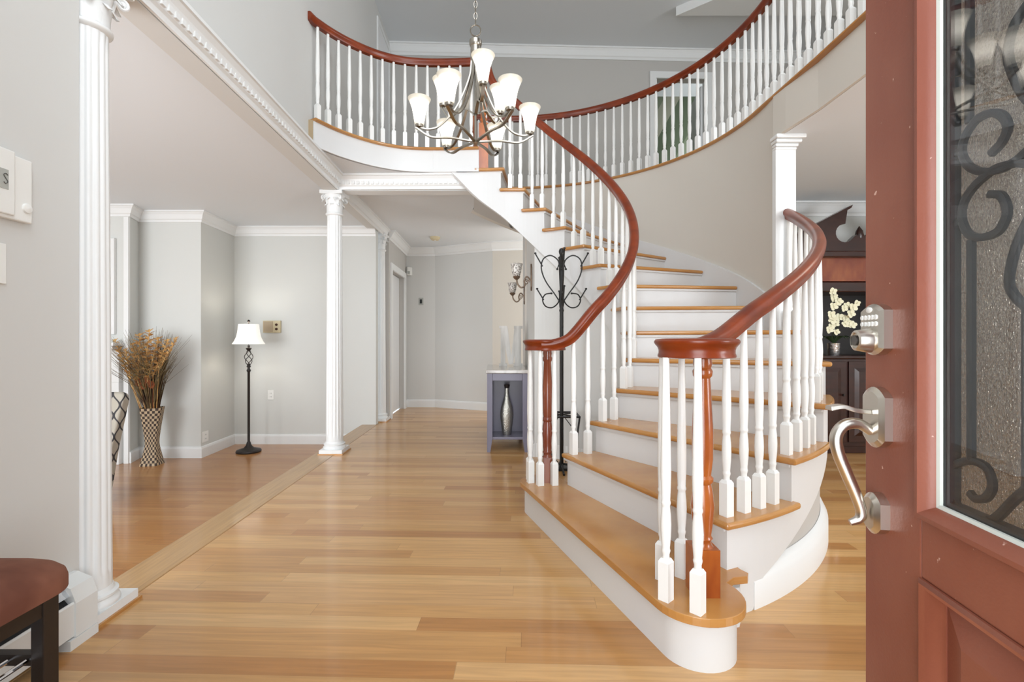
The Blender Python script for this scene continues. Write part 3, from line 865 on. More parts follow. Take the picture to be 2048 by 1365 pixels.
def baluster_mesh(h, hb):
    key = (round(h, 2), round(hb, 2))
    if key in BCACHE: return BCACHE[key]
    h, hb = key
    m = MB(); w = 0.0185
    m.box(-w, w, -w, w, 0, hb-0.012)
    m.add([(-w, -w, hb-.012), (w, -w, hb-.012), (w, w, hb-.012), (-w, w, hb-.012), (-.012, -.012, hb), (.012, -.012, hb), (.012, .012, hb), (-.012, .012, hb)],
          [(0, 1, 5, 4), (1, 2, 6, 5), (2, 3, 7, 6), (3, 0, 4, 7), (4, 5, 6, 7)])
    p = [(.0122, 0), (.0114, .012), (.0140, .022), (.0148, .027), (.0132, .033), (.0132, .038), (.0165, .075), (.0176, .11), (.0162, .145), (.0136, .17), (.0133, .176), (.0158, .182), (.0158, .188), (.0140, .194), (.0158, .235), (.0168, .27), (.0170, .30)]
    top = h-hb
    p = [(r, z) for r, z in p if z < top-0.1]+[(.0112, top)]
    m.lathe(p, (0, 0, hb-0.001), n=12)
    me_o = m.build('baluster', M_BAL, smooth=40); me = me_o.data
    bpy.data.objects.remove(me_o)
    BCACHE[key] = me
    return me


def add_baluster(root, xy, z0, ztop, hb, rz):
    inst(baluster_mesh(ztop-z0, hb), 'baluster', root, (xy[0], xy[1], z0), rz)


VOL = [(.0, -.03), (.122, -.03), (.1265, -.027), (.1265, -.022), (.1235, -.014), (.1235, -.004), (.127, .006), (.134, .014), (.1385, .021), (.1385, .027), (.133, .033), (.11, .036), (0, .037)]


def newel(root, c, z0, z1, sq, hbk, m_, rmax=0.028):
    m = MB(); m.box(c[0]-sq, c[0]+sq, c[1]-sq, c[1]+sq, z0, z0+hbk)
    H_ = z1-z0-hbk
    pr = [(rmax*1.05, 0), (rmax*.8, .01), (rmax*.78, .02), (rmax*.95, .03), (rmax*.8, .04), (rmax, .09), (rmax*1.1, .14), (rmax*.95, .19), (rmax*.8, .215), (rmax*1.02, .225), (rmax*1.02, .236), (rmax*.8, .245), (rmax*.98, .30), (rmax*1.0, .40), (rmax*.72, H_-.07), (rmax*.9, H_-.062), (rmax*.95, H_-.045), (rmax*.8, H_-.035), (rmax*.9, H_-.02), (rmax*.85, H_)]
    m.lathe(pr, (c[0], c[1], z0+hbk-0.001), n=20)
    return m.build('newel_post', m_, root, smooth=40, bevel=0)


RAKE = 0.705
RB_I = 0.055


def inner_rail_pt(s): p = pin(s, RB_I); return p


# inner railing
ri = thing('stair_railing', 'inner stair railing with cherry handrail curling from the volute by the coat rack', 'railing', (c1.x, c1.y, RISE), 'stair railings')
VZ = 1.024
path = []
d1 = pin(2.2, RB_I)
a_start = [(c1.x-0.03, c1.y-0.10, VZ), (c1.x+0.035, c1.y-0.102, VZ+0.004)]
for s, dz in ((2.05, 1.056), (2.4, 1.115), (2.9, 1.228)):
    p = pin(s, RB_I); a_start.append((p.x, p.y, dz))
pts = list(a_start)
for j in range(0, 51):
    s = 3.3+(13.0-3.3)*j/50; p = pin(s, RB_I); pts.append((p.x, p.y, s*RISE+RAKE-0.02+0.02*min(1, (s-3.3)/3)))
# gooseneck up to the top newel
TN = Vector((-0.258, 4.42))
pts += [(-0.03, 4.41, 3.285), (-0.13, 4.42, 3.36), (-0.185, 4.42, 3.44), (-0.215, 4.42, 3.53), (-0.235, 4.42, 3.60)]
path = pts[:3]+pts[3:]
path = [tuple(p) for p in crspline(pts, 3)]
m = MB(); m.sweep(path, RAILP); m.lathe(VOL, (c1.x, c1.y, VZ), n=36)
m.build('handrail', M_RAIL, ri, smooth=42)
newel(ri, (c1.x+0.012, c1.y-0.02), RISE, VZ-0.03, 0.026, 0.155, M_NEWEL2, rmax=0.031)
m = MB(); m.box(TN.x-0.042, TN.x+0.042, TN.y-0.042, TN.y+0.042, 14*RISE, 3.03)
m.lathe([(.04, 0), (.03, .02), (.036, .04), (.028, .06), (.034, .15), (.03, .30), (.024, .5), (.03, .52), (.03, .56)], (TN.x, TN.y, 3.03), n=18)
m.build('newel_post', M_NEWEL, ri, smooth=40)
for ang in (200, 165, 248, 300):
    a = math.radians(ang); add_baluster(ri, (c1.x+.098*math.cos(a), c1.y+.098*math.sin(a)), RISE, VZ-0.028, 0.135, 0.3)
for k in range(2, 15):
    for f in ((0.27, 0.74) if k < 14 else (0.30, 0.68)):
        s = k+f; p = pin(s, RB_I)
        zt = s*RISE+RAKE-0.032-0.02*(1-min(1, max(0, (s-3.3)/3)))
        if s < 3.0: zt = {2: {0.27: 1.060, 0.74: 1.152}}[k][f]
        if k == 14: zt = 3.36 if f < 0.5 else 3.47
        a = math.atan2(p.y-CY, p.x-CX)
        add_baluster(ri, p, k*RISE, zt, 0.135 if f < 0.5 else 0.135, a)

# outer railing
RBO = 1.952
ro = thing('stair_railing', 'outer stair railing whose round volute stands on the bullnose of the bottom step', 'railing', (c2.x, c2.y, RISE), 'stair railings')
pts = [(c2.x-0.03, c2.y+0.098, VZ), (c2.x+0.04, c2.y+0.10, VZ+0.004)]
p = pout(2.02, RBO)
pts += [(0.735, 1.785, VZ+0.022), (p.x+0.03, p.y-0.01, 1.075)]
for j in range(0, 21):
    s = 2.5+(6.74-2.5)*j/20; p = pout(s, RBO); pts.append((p.x, p.y, s*RISE+RAKE-0.01))
m = MB(); m.sweep([tuple(q) for q in crspline(pts, 3)], RAILP); m.lathe(VOL, (c2.x, c2.y, VZ), n=40)
m.build('handrail', M_RAIL, ro, smooth=42)
newel(ro, (c2.x+0.026, c2.y+0.01), RISE, VZ-0.03, 0.043, 0.16, M_NEWEL, rmax=0.035)
for dx, dy in ((-.116, -.040), (-.039, -.117), (-.008, .118), (-.085, .098)):
    add_baluster(ro, (c2.x+dx, c2.y+dy), RISE, VZ-0.028, 0.135, 0.75)
for k in range(2, 7):
    for f in (0.16, 0.40, 0.64, 0.88):
        s = k+f
        if s > 6.70: continue
        p = pout(s, RBO); zt = s*RISE+RAKE-0.042
        if s < 2.5: zt = 1.066+(s-2.16)*0.2
        a = math.atan2(p.y-CY, p.x-CX); add_baluster(ro, p, k*RISE, zt, 0.135, a)

# balcony railings
ZR = FLOOR2+0.80


def resample(path, step, start=0.0):
    P = [Vector((p[0], p[1])) for p in path]; out = []; d = start; acc = 0
    for i in range(len(P)-1):
        L_ = (P[i+1]-P[i]).length; t = (P[i+1]-P[i])/max(L_, 1e-9)
        while d <= acc+L_:
            out.append((P[i]+t*(d-acc), math.atan2(t.y, t.x))); d += step
        acc += L_
    return out, acc


bl = thing('balcony_railing', 'short balcony railing curving from the top newel to the upper wall above the cross beam', 'railing', (-0.9, 4.42, FLOOR2), 'balcony railings')
cl = shift(edge_l, 0.045)
m = MB(); ext = [(TN.x-0.03, TN.y)]+cl[1:]; ext[-1] = (LX(3.80, 0.055), ext[-1][1]-0.035)
m.sweep([(p[0], p[1], ZR) for p in ext], RAILP); m.build('handrail', M_RAIL, bl, smooth=42)
tot = resample(cl, 10)[1]
nb = 15; step = tot/(nb+0.45)
for q, a in resample(cl, step, step*0.75)[0][:nb]:
    add_baluster(bl, q, FLOOR2, ZR-0.03, 0.155, a)
br = thing('balcony_railing', 'long balcony railing sweeping along the top of the curved stair wall', 'railing', (CX, CY+RW, FLOOR2), 'balcony railings')
cr_ = shift(edge_r, -0.045)
m = MB(); m.sweep([(p[0], p[1], ZR) for p in cr_], RAILP); m.build('handrail', M_RAIL, br, smooth=42)
for q, a in resample(cr_, 0.097, 0.05)[0]:
    if q.y < 1.15: continue
    add_baluster(br, q, FLOOR2, ZR-0.03, 0.155, a)
q0 = cr_[0]
m = MB(); m.box(q0[0]-.042, q0[0]+.042, q0[1]-.042, q0[1]+.042, FLOOR2, FLOOR2+0.28)
m.lathe([(.036, 0), (.028, .03), (.034, .12), (.026, .46), (.03, .52)], (q0[0], q0[1], FLOOR2+0.28), n=16); m.build('newel_post', M_NEWEL, br, smooth=40)


# ------------------------------------------------------------------ columns
def leaf(m, c, ang, r0, r1, z0, z1, w, curl):
    """one acanthus leaf: a curved strip that bends outwards at the tip"""
    ca, sa = math.cos(ang), math.sin(ang); vs = []; fs = []; nj, ni = 7, 5
    for j in range(nj):
        t = j/(nj-1)
        z = z0+(z1-z0)*(math.sin(min(1, t*1.12)*PI/2)) - (0.22*(z1-z0) if t > .95 else 0)
        r = r0+(r1-r0)*t**2.2+(curl if t > .8 else 0)*(t-.8)*5
        ww = w*(0.55+0.75*math.sin(PI*(0.18+0.72*t)))*(1-0.55*t*t)*(1.12 if j % 2 else 0.9)
        for i in range(ni):
            u = (i/(ni-1)-.5)*2
            rr = r-0.006*u*u+0.004*(1-abs(u))
            x = rr*ca-ww*u*sa; y = rr*sa+ww*u*ca
            vs.append((c[0]+x, c[1]+y, z))
    for j in range(nj-1):
        for i in range(ni-1): fs.append((j*ni+i, j*ni+i+1, (j+1)*ni+i+1, (j+1)*ni+i))
    m.add(vs, fs)


def column(c, label, r=0.076, cap_h=0.215):
    o = thing('column', label, 'column', (c[0], c[1], 0), 'fluted columns', 'thing')
    t = 0.033
    rot = Matrix.Translation((c[0], c[1], 0)) @ Matrix.Rotation(t, 4, 'Z') @ Matrix.Translation((-c[0], -c[1], 0))
    m = MB(rot); m.box(c[0]-.114, c[0]+.114, c[1]-.130, c[1]+.130, 0.0, 0.012); m.build('base_board', M_TREAD, o)
    m = MB(rot); m.box(c[0]-.104, c[0]+.104, c[1]-.120, c[1]+.120, 0.012, 0.045)
    m.lathe([(r*1.32, 0), (r*1.36, .008), (r*1.32, .018), (r*1.25, .022), (r*1.2, .03), (r*1.28, .036), (r*1.28, .044), (r*1.12, .05), (r*1.05, .065)], (c[0], c[1], .045), n=40)
    m.build('base', M_WHITE, o, smooth=40)
    m = MB(); nf = 16; n = nf*8
    zt = SOF-cap_h

    def flute(a, z):
        if z < 0.06 or z > zt-0.16: return 1.0
        return 1.0-0.085*max(0.0, math.sin(a*nf*0.5)**2-0.30)/0.7
    zz = [0.0, .05, .07, .4, 1.0, 1.6, zt-0.19, zt-0.165, zt-0.11]
    m.lathe([(r*(1.02-0.16*(z/zt)), z) for z in zz], (c[0], c[1], 0.108), n=n, sq=lambda a, z: flute(a, z))
    m.build('shaft', M_WHITE, o, smooth=30)
    m = MB(); zc = zt; rt = r*0.86
    m.lathe([(rt*1.0, -.01), (rt*1.22, 0), (rt*1.25, .008), (rt*1.18, .016), (rt*1.0, .02), (rt*1.02, .08), (rt*1.15, .14), (rt*1.5, .185)], (c[0], c[1], zc), n=28)
    for k in range(8): leaf(m, c, 2*PI*k/8, rt*1.02, rt*1.28, zc+.015, zc+.098, .026, .012)
    for k in range(8): leaf(m, c, 2*PI*(k+.5)/8, rt*1.03, rt*1.5, zc+.02, zc+.152, .027, .016)
    for k in range(4):
        a = PI/4+k*PI/2; pts = []
        for j in range(26):
            th = j/25*3.3*PI; rr = .026*(1-j/29)
            pts.append((rt*1.66+rr*math.cos(PI-th)*0.9, .148+rr*math.sin(PI-th)))
        pts = [(rt*1.1, .09), (rt*1.25, .135)]+pts
        m.tube([(c[0]+math.cos(a)*u, c[1]+math.sin(a)*u, zc+v) for u, v in pts], .0065, n=6)
    ab = []
    for k in range(4):
        a = PI/4+k*PI/2; a2 = a+PI/2
        p0 = Vector((math.cos(a), math.sin(a)))*rt*2.35; p1 = Vector((math.cos(a2), math.sin(a2)))*rt*2.35
        for j in range(6):
            tt = 0.04+j/5*0.92; q = p0.lerp(p1, tt); mid = (p0+p1)/2
            ab.append((c[0]+q.x-mid.x*0.16*4*tt*(1-tt), c[1]+q.y-mid.y*0.16*4*tt*(1-tt)))
    m.prism(ab, zc+.183, zc+.215)
    m.build('capital', M_WHITE, o, smooth=45)
    return o


column((-1.622, 1.845), 'tall white fluted column half set into the wall end beside the baseboard heater', r=0.075)
column((-1.675, 4.566), 'white fluted column where the two beams meet, left of the open hall floor')
column((-1.735, 6.36), 'white fluted column farther back, against the hall doorway casing', r=0.074)

# ------------------------------------------------------------------ front door
E = Vector((0.7155, 0.98, 0)); dH = Vector((-.1343, -.991, 0)).normalized(); nO = Vector((dH.y, -dH.x, 0))
# local axes: x = from free edge towards the hinge, y = outwards from the exterior face, z = up
MD = Matrix(((dH.x, nO.x, 0, E.x), (dH.y, nO.y, 0, E.y), (0, 0, 1, 0), (0, 0, 0, 1)))
DW = 0.90; hinge = E+dH*DW
door = thing('door_1', 'terracotta red front door standing open with scrolled iron glass and keypad lock', 'door', (hinge.x, hinge.y, 0), None, 'structure')
TH = 0.045; ST = 0.1612; GB = 0.7507; PT = 0.6495; DTOP = 2.08


def db(): return MB(MD)


m = db()
m.box(0, ST, -TH, 0, 0.01, DTOP); m.box(DW-ST, DW, -TH, 0, 0.01, DTOP)
m.box(ST, DW-ST, -TH, 0, PT, GB); m.box(ST, DW-ST, -TH, 0, 0.01, 0.24); m.box(ST, DW-ST, -TH, 0, 1.95, DTOP)
m.build('door_frame', M_DOOR, door, bevel=0.003)
# raised moulding around the glass
gx0, gx1, gz0, gz1 = ST, DW-ST, GB, 1.95
mp = [(0, 0), (0.0, 0.006), (0.004, 0.013), (0.012, 0.014), (0.020, 0.006), (0.027, -0.004), (0.027, -0.012), (0, -0.012)]


def frame_sweep(x0, x1, z0, z1, prof):
    m = db()
    P = [(x0, z0), (x1, z0), (x1, z1), (x0, z1)]; sg = [(1, 1), (-1, 1), (-1, -1), (1, -1)]
    vs = []; n = len(prof)
    for (x, z), (sx, sz) in zip(P, sg):
        vs += [(x+sx*u, w, z+sz*u) for u, w in prof]
    fs = []
    for j in range(4):
        j2 = (j+1) % 4
        for k in range(n): fs.append((j*n+k, j*n+(k+1) % n, j2*n+(k+1) % n, j2*n+k))
    m.add(vs, fs)
    return m


frame_sweep(gx0, gx1, gz0, gz1, mp).build('glass_moulding', M_DOOR, door, smooth=50)
frame_sweep(gx0+.026, gx1-.026, gz0+.026, gz1-.026, [(0, -.005), (.0065, -.007), (.0065, -.012), (0, -.012)]).build('glazing_seal', M_SEAL, door)
m = db(); m.box(gx0+.03, gx1-.03, -.0145, -.0115, gz0+.03, gz1-.03); m.build('clear_pane', M_PANE, door)
m = db(); m.box(gx0+.02, gx1-.02, -.040, -.034, gz0+.02, gz1-.02); m.build('textured_pane', M_RAIN, door)
frame_sweep(gx0+.028, gx1-.028, gz0+.028, gz1-.028, [(0, -.015), (.012, -.016), (.012, -.033), (0, -.033)]).build('spacer_bar', M_IRON, door)
# lower panel
frame_sweep(ST, DW-ST, 0.24, PT, [(0, 0), (0, .004), (.006, .008), (.014, .004), (.024, -.014), (.03, -.018), (.03, -.022), (0, -.022)]).build('panel_moulding', M_DOOR, door, smooth=50)
m = db(); m.box(ST, DW-ST, -.035, -.020, 0.24, PT)
x0, x1, z0, z1 = ST+.03, DW-ST-.03, .27, PT-.03; e = .045
m.add([(x0, -.020, z0), (x1, -.020, z0), (x1, -.020, z1), (x0, -.020, z1), (x0+e, -.008, z0+e), (x1-e, -.008, z0+e), (x1-e, -.008, z1-e), (x0+e, -.008, z1-e)],
      [(0, 1, 5, 4), (1, 2, 6, 5), (2, 3, 7, 6), (3, 0, 4, 7), (4, 5, 6, 7)])
m.build('lower_panel', M_DOOR, door)
# wrought iron scrolls between the panes
UP = [(0.2679, 1.3263), (0.2858, 1.3359), (0.2957, 1.3532), (0.2875, 1.3732), (0.2687, 1.3863), (0.2415, 1.3883), (0.2192, 1.3709), (0.2141, 1.3493), (0.2251, 1.3255), (0.2462, 1.3088), (0.2731, 1.2995), (0.2981, 1.2992), (0.3274, 1.3089), (0.37, 1.34), (0.42, 1.40)]
LO = [(0.2661, 1.268), (0.2858, 1.2591), (0.2949, 1.2366), (0.29, 1.2201), (0.2774, 1.2086), (0.2508, 1.207), (0.2271, 1.2175), (0.2141, 1.2425), (0.2161, 1.2656), (0.2319, 1.2844), (0.2599, 1.2981), (0.2858, 1.3015), (0.3274, 1.29), (0.38, 1.25), (0.43, 1.19)]
SS = [(0.40, 1.545), (0.36, 1.53), (0.3252, 1.5062), (0.3061, 1.4915), (0.2965, 1.4624), (0.3021, 1.431), (0.3274, 1.3764), (0.37, 1.34)]
RR = [(0.40, 1.27), (0.355, 1.25), (0.3274, 1.2144), (0.3076, 1.1776), (0.2981, 1.137), (0.3061, 1.1151), (0.3274, 1.0962), (0.36, 1.09)]
BO = [(0.229, 0.8159), (0.2415, 0.8098), (0.2599, 0.818), (0.2705, 0.8398), (0.2599, 0.8627), (0.2319, 0.8655), (0.1997, 0.8511), (0.1858, 0.8271), (0.1944, 0.797), (0.2221, 0.7806), (0.2554, 0.7831), (0.2774, 0.7946), (0.3061, 0.8294), (0.3274, 0.8532), (0.36, 0.90), (0.42, 0.93)]
MIDX = DW/2


def bar_sweep(m, pts, w=.0055, dpt=.008):
    P = crspline([(u, 0, v) for u, v in pts], 5) if len(pts) > 2 else [Vector((u, 0, v)) for u, v in pts]
    vs = []; n = len(P)
    for i in range(n):
        t = (P[min(i+1, n-1)]-P[max(i-1, 0)]).normalized(); q = Vector((-t.z, 0, t.x))
        for a, b in ((-w, -.5), (-w, .3), (-w*.3, .5), (w*.3, .5), (w, .3), (w, -.5)):
            vs.append((P[i].x+q.x*a, -.0245+dpt*b, P[i].z+q.z*a))
    fs = []
    for i in range(n-1):
        for k in range(6): fs.append((i*6+k, i*6+(k+1) % 6, (i+1)*6+(k+1) % 6, (i+1)*6+k))
    fs.append(tuple(range(6))); fs.append(tuple((n-1)*6+k for k in range(6)))
    m.add(vs, fs)


m = db()
for S_ in (UP, LO, SS, RR, BO, [(.230, 1.92), (.2281, 1.39)], [(.2319, 1.2071), (.2319, .866)], [(.3259, 1.0964), (.3259, .853)], [(.19, 1.3545), (.2141, 1.3532)], [(.19, 1.2402), (.2141, 1.2409)]):
    bar_sweep(m, S_); bar_sweep(m, [(2*MIDX-u, v) for u, v in S_])
bar_sweep(m, [(MIDX, 1.92), (MIDX, .93)])
m.build('iron_scrollwork', M_IRON, door, smooth=30)


# lockset
def rounded_plate(x0, x1, z0, z1, t0, t1, arch, ins):
    """plate with arched top and bottom, bevelled face"""
    def outline(i):
        a0, a1 = x0+i, x1-i; zc0, zc1 = z0+arch+i*.3, z1-arch-i*.3; out = []
        for j in range(9):
            tt = j/8; out.append((a1-(a1-a0)*tt, zc1+(arch-i*.7)*math.sin(PI*tt)**.8))
        for j in range(9):
            tt = j/8; out.append((a0+(a1-a0)*tt, zc0-(arch-i*.7)*math.sin(PI*tt)**.8))
        return out
    m = db(); A = outline(0); B = outline(ins); n = len(A)
    vs = [(x, t0, z) for x, z in A]+[(x, t1*.7, z) for x, z in A]+[(x, t1, z) for x, z in B]
    fs = [tuple(range(n)), tuple(2*n+i for i in range(n))]
    for r in range(2):
        for i in range(n): fs.append((r*n+i, r*n+(i+1) % n, (r+1)*n+(i+1) % n, (r+1)*n+i))
    m.add(vs, fs)
    return m


LC = 0.054
lk = rounded_plate(LC-.034, LC+.034, 1.024, 1.122, 0, .022, .013, .006).build('keypad_deadbolt', M_SATIN, door, smooth=30)
tag(lk, 'satin nickel keypad deadbolt on the door edge')
for r in range(2):
    for c_ in range(5):
        m = db(); x = LC-.022+c_*.011; z = 1.096-r*.0125
        m.xf = MD @ Matrix.Translation((x, .022, z)) @ Matrix.Rotation(-PI/2, 4, 'X')
        m.lathe([(.0046, 0), (.0046, .0015), (.0038, .0022)], n=12); m.build('keypad_button', M_PLATE, lk, smooth=40)
m = db(); m.xf = MD @ Matrix.Translation((LC, .022, 1.1105)) @ Matrix.Diagonal((1.6, 1, 1, 1)) @ Matrix.Rotation(-PI/2, 4, 'X')
m.lathe([(.0055, 0), (.0055, .0012), (.004, .002)], n=16); m.build('keypad_button', M_PLATE, lk, smooth=40)
m = db(); m.xf = MD @ Matrix.Translation((LC, .020, 1.052)) @ Matrix.Rotation(-PI/2, 4, 'X')
m.lathe([(.0235, 0), (.0235, .006), (.0205, .020), (.0195, .026), (.0155, .028), (.0150, .025)], n=32); m.build('lock_cylinder', M_SATIN, lk, smooth=40)
m = db(); m.xf = MD @ Matrix.Translation((LC, .046, 1.052)) @ Matrix.Rotation(-PI/2, 4, 'X')
m.lathe([(.010, 0), (.010, .003)], n=20); m.build('key_plug', M_DARKMETAL, lk, smooth=40)
hs = rounded_plate(LC-.034, LC+.034, .847, .963, 0, .020, .018, .009).build('handle_plate', M_SATIN, door, smooth=30)
m = db(); P = crspline([(LC, .02, .915), (LC, .045, .917), (LC-.004, .068, .924), (LC-.006, .092, .920)], 5)
vs = []
for i, p in enumerate(P):
    w = .006+.008*(i/len(P)); h = .004
    vs += [(p.x-w, p.y, p.z-h), (p.x+w, p.y, p.z-h), (p.x+w*.8, p.y, p.z+h), (p.x-w*.8, p.y, p.z+h)]
fs = [(i*4+k, i*4+(k+1) % 4, (i+1)*4+(k+1) % 4, (i+1)*4+k) for i in range(len(P)-1) for k in range(4)]+[(0, 1, 2, 3), tuple((len(P)-1)*4+k for k in range(4))]
m.add(vs, fs); m.build('thumb_latch', M_SATIN, door, smooth=40, bevel=0.001)
m = db(); g = crspline([(LC, .018, .878), (LC, .042, .892), (LC, .066, .888), (LC, .080, .868), (LC, .078, .838), (LC, .062, .795), (LC, .044, .750), (LC, .036, .722), (LC, .040, .708), (LC, .056, .700)], 6)
m.tube([tuple(p) for p in g], [.0095+.0018*math.sin(PI*min(1, i/len(g)*1.3))-(.004*max(0, (i/len(g)-.82)/.18)) for i in range(len(g))], n=14); m.build('door_handle', M_SATIN, door, smooth=60)
rounded_plate(LC-.026, LC+.026, .682, .760, 0, .024, .016, .009).build('handle_foot', M_SATIN, door, smooth=30)

# ------------------------------------------------------------------ chandelier
CH = Vector((-0.196, 2.60)); CB = EYE+395/967*2.60
ch = thing('chandelier', 'brushed nickel two-tier chandelier with nine frosted bell shades hanging over the foyer', 'chandelier', (CH.x, CH.y, CB))


def P3(r, a, z): return (CH.x+r*math.cos(a), CH.y+r*math.sin(a), z)


m = MB()
m.lathe([(.0, -.012), (.010, -.006), (.016, .004), (.012, .012), (.006, .02), (.006, .43), (.020, .436), (.027, .446), (.027, .520), (.031, .524), (.034, .536), (.034, .552), (.028, .558), (.012, .566), (.006, .578)], (CH.x, CH.y, CB), n=20)
m.build('centre_stem', M_NICKEL, ch, smooth=40)
m = MB(); m.tube([(CH.x+.028*math.cos(a), CH.y, CB+.608+.03*math.sin(a)) for a in [2*PI*i/20 for i in range(20)]], .0035, n=6, closed=True)
zc = CB+.655; i = 0
while zc < TOPC-0.05:
    pts = []
    for j in range(12):
        a = 2*PI*j/12; u, v = .009*math.cos(a), .019*math.sin(a)
        pts.append((CH.x+(u if i % 2 else 0), CH.y+(0 if i % 2 else u), zc+v))
    m.tube(pts, .0025, n=5, closed=True); zc += .031; i += 1
m.build('chain', M_NICKEL, ch, smooth=60)
m = MB(); m.lathe([(.06, 0), (.06, -.012), (.045, -.03), (.012, -.04)], (CH.x, CH.y, TOPC), n=24); m.build('ceiling_canopy', M_NICKEL, ch, smooth=40)
SHP = [(.0225, .0), (.026, .010), (.0285, .03), (.032, .055), (.038, .085), (.047, .112), (.056, .130), (.060, .138)]


def flat_arm(m, pts, w=.008, h=.0035):
    P = crspline(pts, 7); vs = []; n = len(P)
    for i in range(n):
        t = (P[min(i+1, n-1)]-P[max(i-1, 0)]).normalized(); rad = Vector((P[i].x-CH.x, P[i].y-CH.y, 0))
        if rad.length < 1e-4: rad = Vector((1, 0, 0))
        lat = Vector((-rad.y, rad.x, 0)).normalized(); up = t.cross(lat).normalized()
        for a, b in ((-1, -1), (1, -1), (1, 1), (-1, 1)): vs.append(P[i]+lat*w*a+up*h*b)
    fs = [(i*4+k, i*4+(k+1) % 4, (i+1)*4+(k+1) % 4, (i+1)*4+k) for i in range(n-1) for k in range(4)]+[(0, 1, 2, 3), tuple((n-1)*4+k for k in range(4))]
    m.add(vs, fs)


def ch_light(rad, ang, zb, low):
    a = math.radians(ang)
    m = MB()
    if low:
        flat_arm(m, [P3(.012, a, CB+.01), P3(rad*.45, a, CB+.022), P3(rad*.8, a, zb-.055), P3(rad+.018, a, zb-.012)])
        flat_arm(m, [P3(.022, a, CB+.445), P3(.036, a, zb+.27), P3(rad*.34, a, zb+.115), P3(rad*.62, a, zb+.012), P3(rad*.84, a, zb-.016), P3(rad+.008, a, zb-.006)], w=.007)
    else:
        flat_arm(m, [P3(.022, a, CB+.445), P3(.03, a, CB+.34), P3(rad*.45, a, zb-.03), P3(rad*.75, a, zb-.04), P3(rad+.01, a, zb-.006)], w=.007)
        flat_arm(m, [P3(.008, a, CB+.16), P3(rad*.4, a, CB+.20), P3(rad*.8, a, zb-.07), P3(rad+.012, a, zb-.012)])
    m.build('arm', M_NICKEL, ch, smooth=30)
    x, y, _ = P3(rad, a, zb)
    m = MB(); m.lathe([(.010, -.012), (.020, -.008), (.022, .0), (.022, .012), (.016, .022)], (x, y, zb), n=18); m.build('socket_cup', M_NICKEL, ch, smooth=40)
    m = MB(); outer = SHP; inner = [(r-.0025, z) for r, z in reversed(SHP)]
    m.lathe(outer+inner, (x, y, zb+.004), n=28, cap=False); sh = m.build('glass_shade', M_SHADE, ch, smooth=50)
    m = MB(); m.lathe([(.008, .01), (.013, .03), (.019, .055), (.019, .07), (.012, .085), (.0, .092)], (x, y, zb), n=14); m.build('bulb', M_BULB, sh, smooth=60)


for a in (9, 69, 129, 189, 249, 309): ch_light(.297, a, EYE+1.1376, True)
for a in (-74, 46, 166): ch_light(.185, a, EYE+1.29, False)

# ------------------------------------------------------------------ living room things
# floor lamp
LP = (-3.06, 5.62)
fl = thing('floor_lamp', 'black floor lamp with white bell shade and twisted cage stem in the room corner', 'lamp', (LP[0], LP[1], SUNK))
m = MB(); m.lathe([(.13, 0), (.135, .012), (.128, .028), (.10, .036), (.055, .05), (.03, .08), (.018, .12)], (LP[0], LP[1], SUNK), n=32); m.build('base', M_BRONZE, fl, smooth=40)
m = MB(); m.lathe([(.0135, .10), (.0135, .93), (.022, .94), (.022, .955), (.014, .965), (.014, .985), (.024, .99), (.02, 1.0), (.012, 1.03)], (LP[0], LP[1], SUNK), n=14); m.build('pole', M_BRONZE, fl, smooth=40)
m = MB()
for k in range(4):
    pts = []
    for j in range(15):
        t = j/14; r = .012+.033*math.sin(PI*t)**.9; a = k*PI/2+t*PI*1.1
        pts.append((LP[0]+r*math.cos(a), LP[1]+r*math.sin(a), SUNK+1.01+.17*t))
    m.tube(pts, .004, n=6)
m.lathe([(.012, 1.175), (.02, 1.185), (.034, 1.21), (.012, 1.215), (.012, 1.24)], (LP[0], LP[1], SUNK), n=16); m.build('cage_stem', M_BRONZE, fl, smooth=40)
SB = SUNK+1.255
m = MB(); pr = [(.172, 0), (.150, .035), (.130, .08), (.117, .14), (.110, .205), (.107, .232)]
m.lathe(pr+[(r-.004, z) for r, z in reversed(pr)], (LP[0], LP[1], SB), n=36, cap=False); m.build('lamp_shade', M_LAMPSH, fl, smooth=50)
m = MB(); m.tube([(LP[0], LP[1], SUNK+1.23), (LP[0], LP[1], SB+.235)], .004, n=6); m.lathe([(.006, .235), (.006, .25), (.016, .262), (.012, .275), (.004, .285)], (LP[0], LP[1], SB), n=12)
m.tube([(LP[0]-.107, LP[1], SB+.225), (LP[0]+.107, LP[1], SB+.225)], .002, n=5); m.build('finial', M_BRONZE, fl, smooth=40)
pl = bpy.data.lights.new('floor_lamp_bulb', 'POINT'); pl.energy = 3; pl.color = (1, .93, .82); pl.shadow_soft_size = .03
po = bpy.data.objects.new('floor_lamp_bulb', pl); COL.objects.link(po); po.location = (LP[0], LP[1], SB+.165)

# tall woven vase + dried stems
VP = (-3.765, 5.06)
m = MB(); NZ = 15; vs = []; ZH = .595
rows = []
for j in range(NZ):
    t = j/(NZ-1); z = ZH*t
    hw = .068+.048*max(0, (0.38-t)/.38)**1.3 + .062*max(0, (t-.38)/.62)**1.25
    hw *= .76
    tw = math.radians(8)+math.radians(16)*t
    rows.append((hw, z, tw))
SQ = 24
for hw, z, tw in rows:
    for i in range(SQ):
        a = 2*PI*i/SQ; k = 1/max(abs(math.cos(a)), abs(math.sin(a))); k = min(k, 1.28)
        vs.append((VP[0]+hw*k*math.cos(a+tw), VP[1]+hw*k*math.sin(a+tw), SUNK+z))
fs = [(j*SQ+i, j*SQ+(i+1) % SQ, (j+1)*SQ+(i+1) % SQ, (j+1)*SQ+i) for j in range(NZ-1) for i in range(SQ)]
fs.append(tuple(range(SQ-1, -1, -1)))
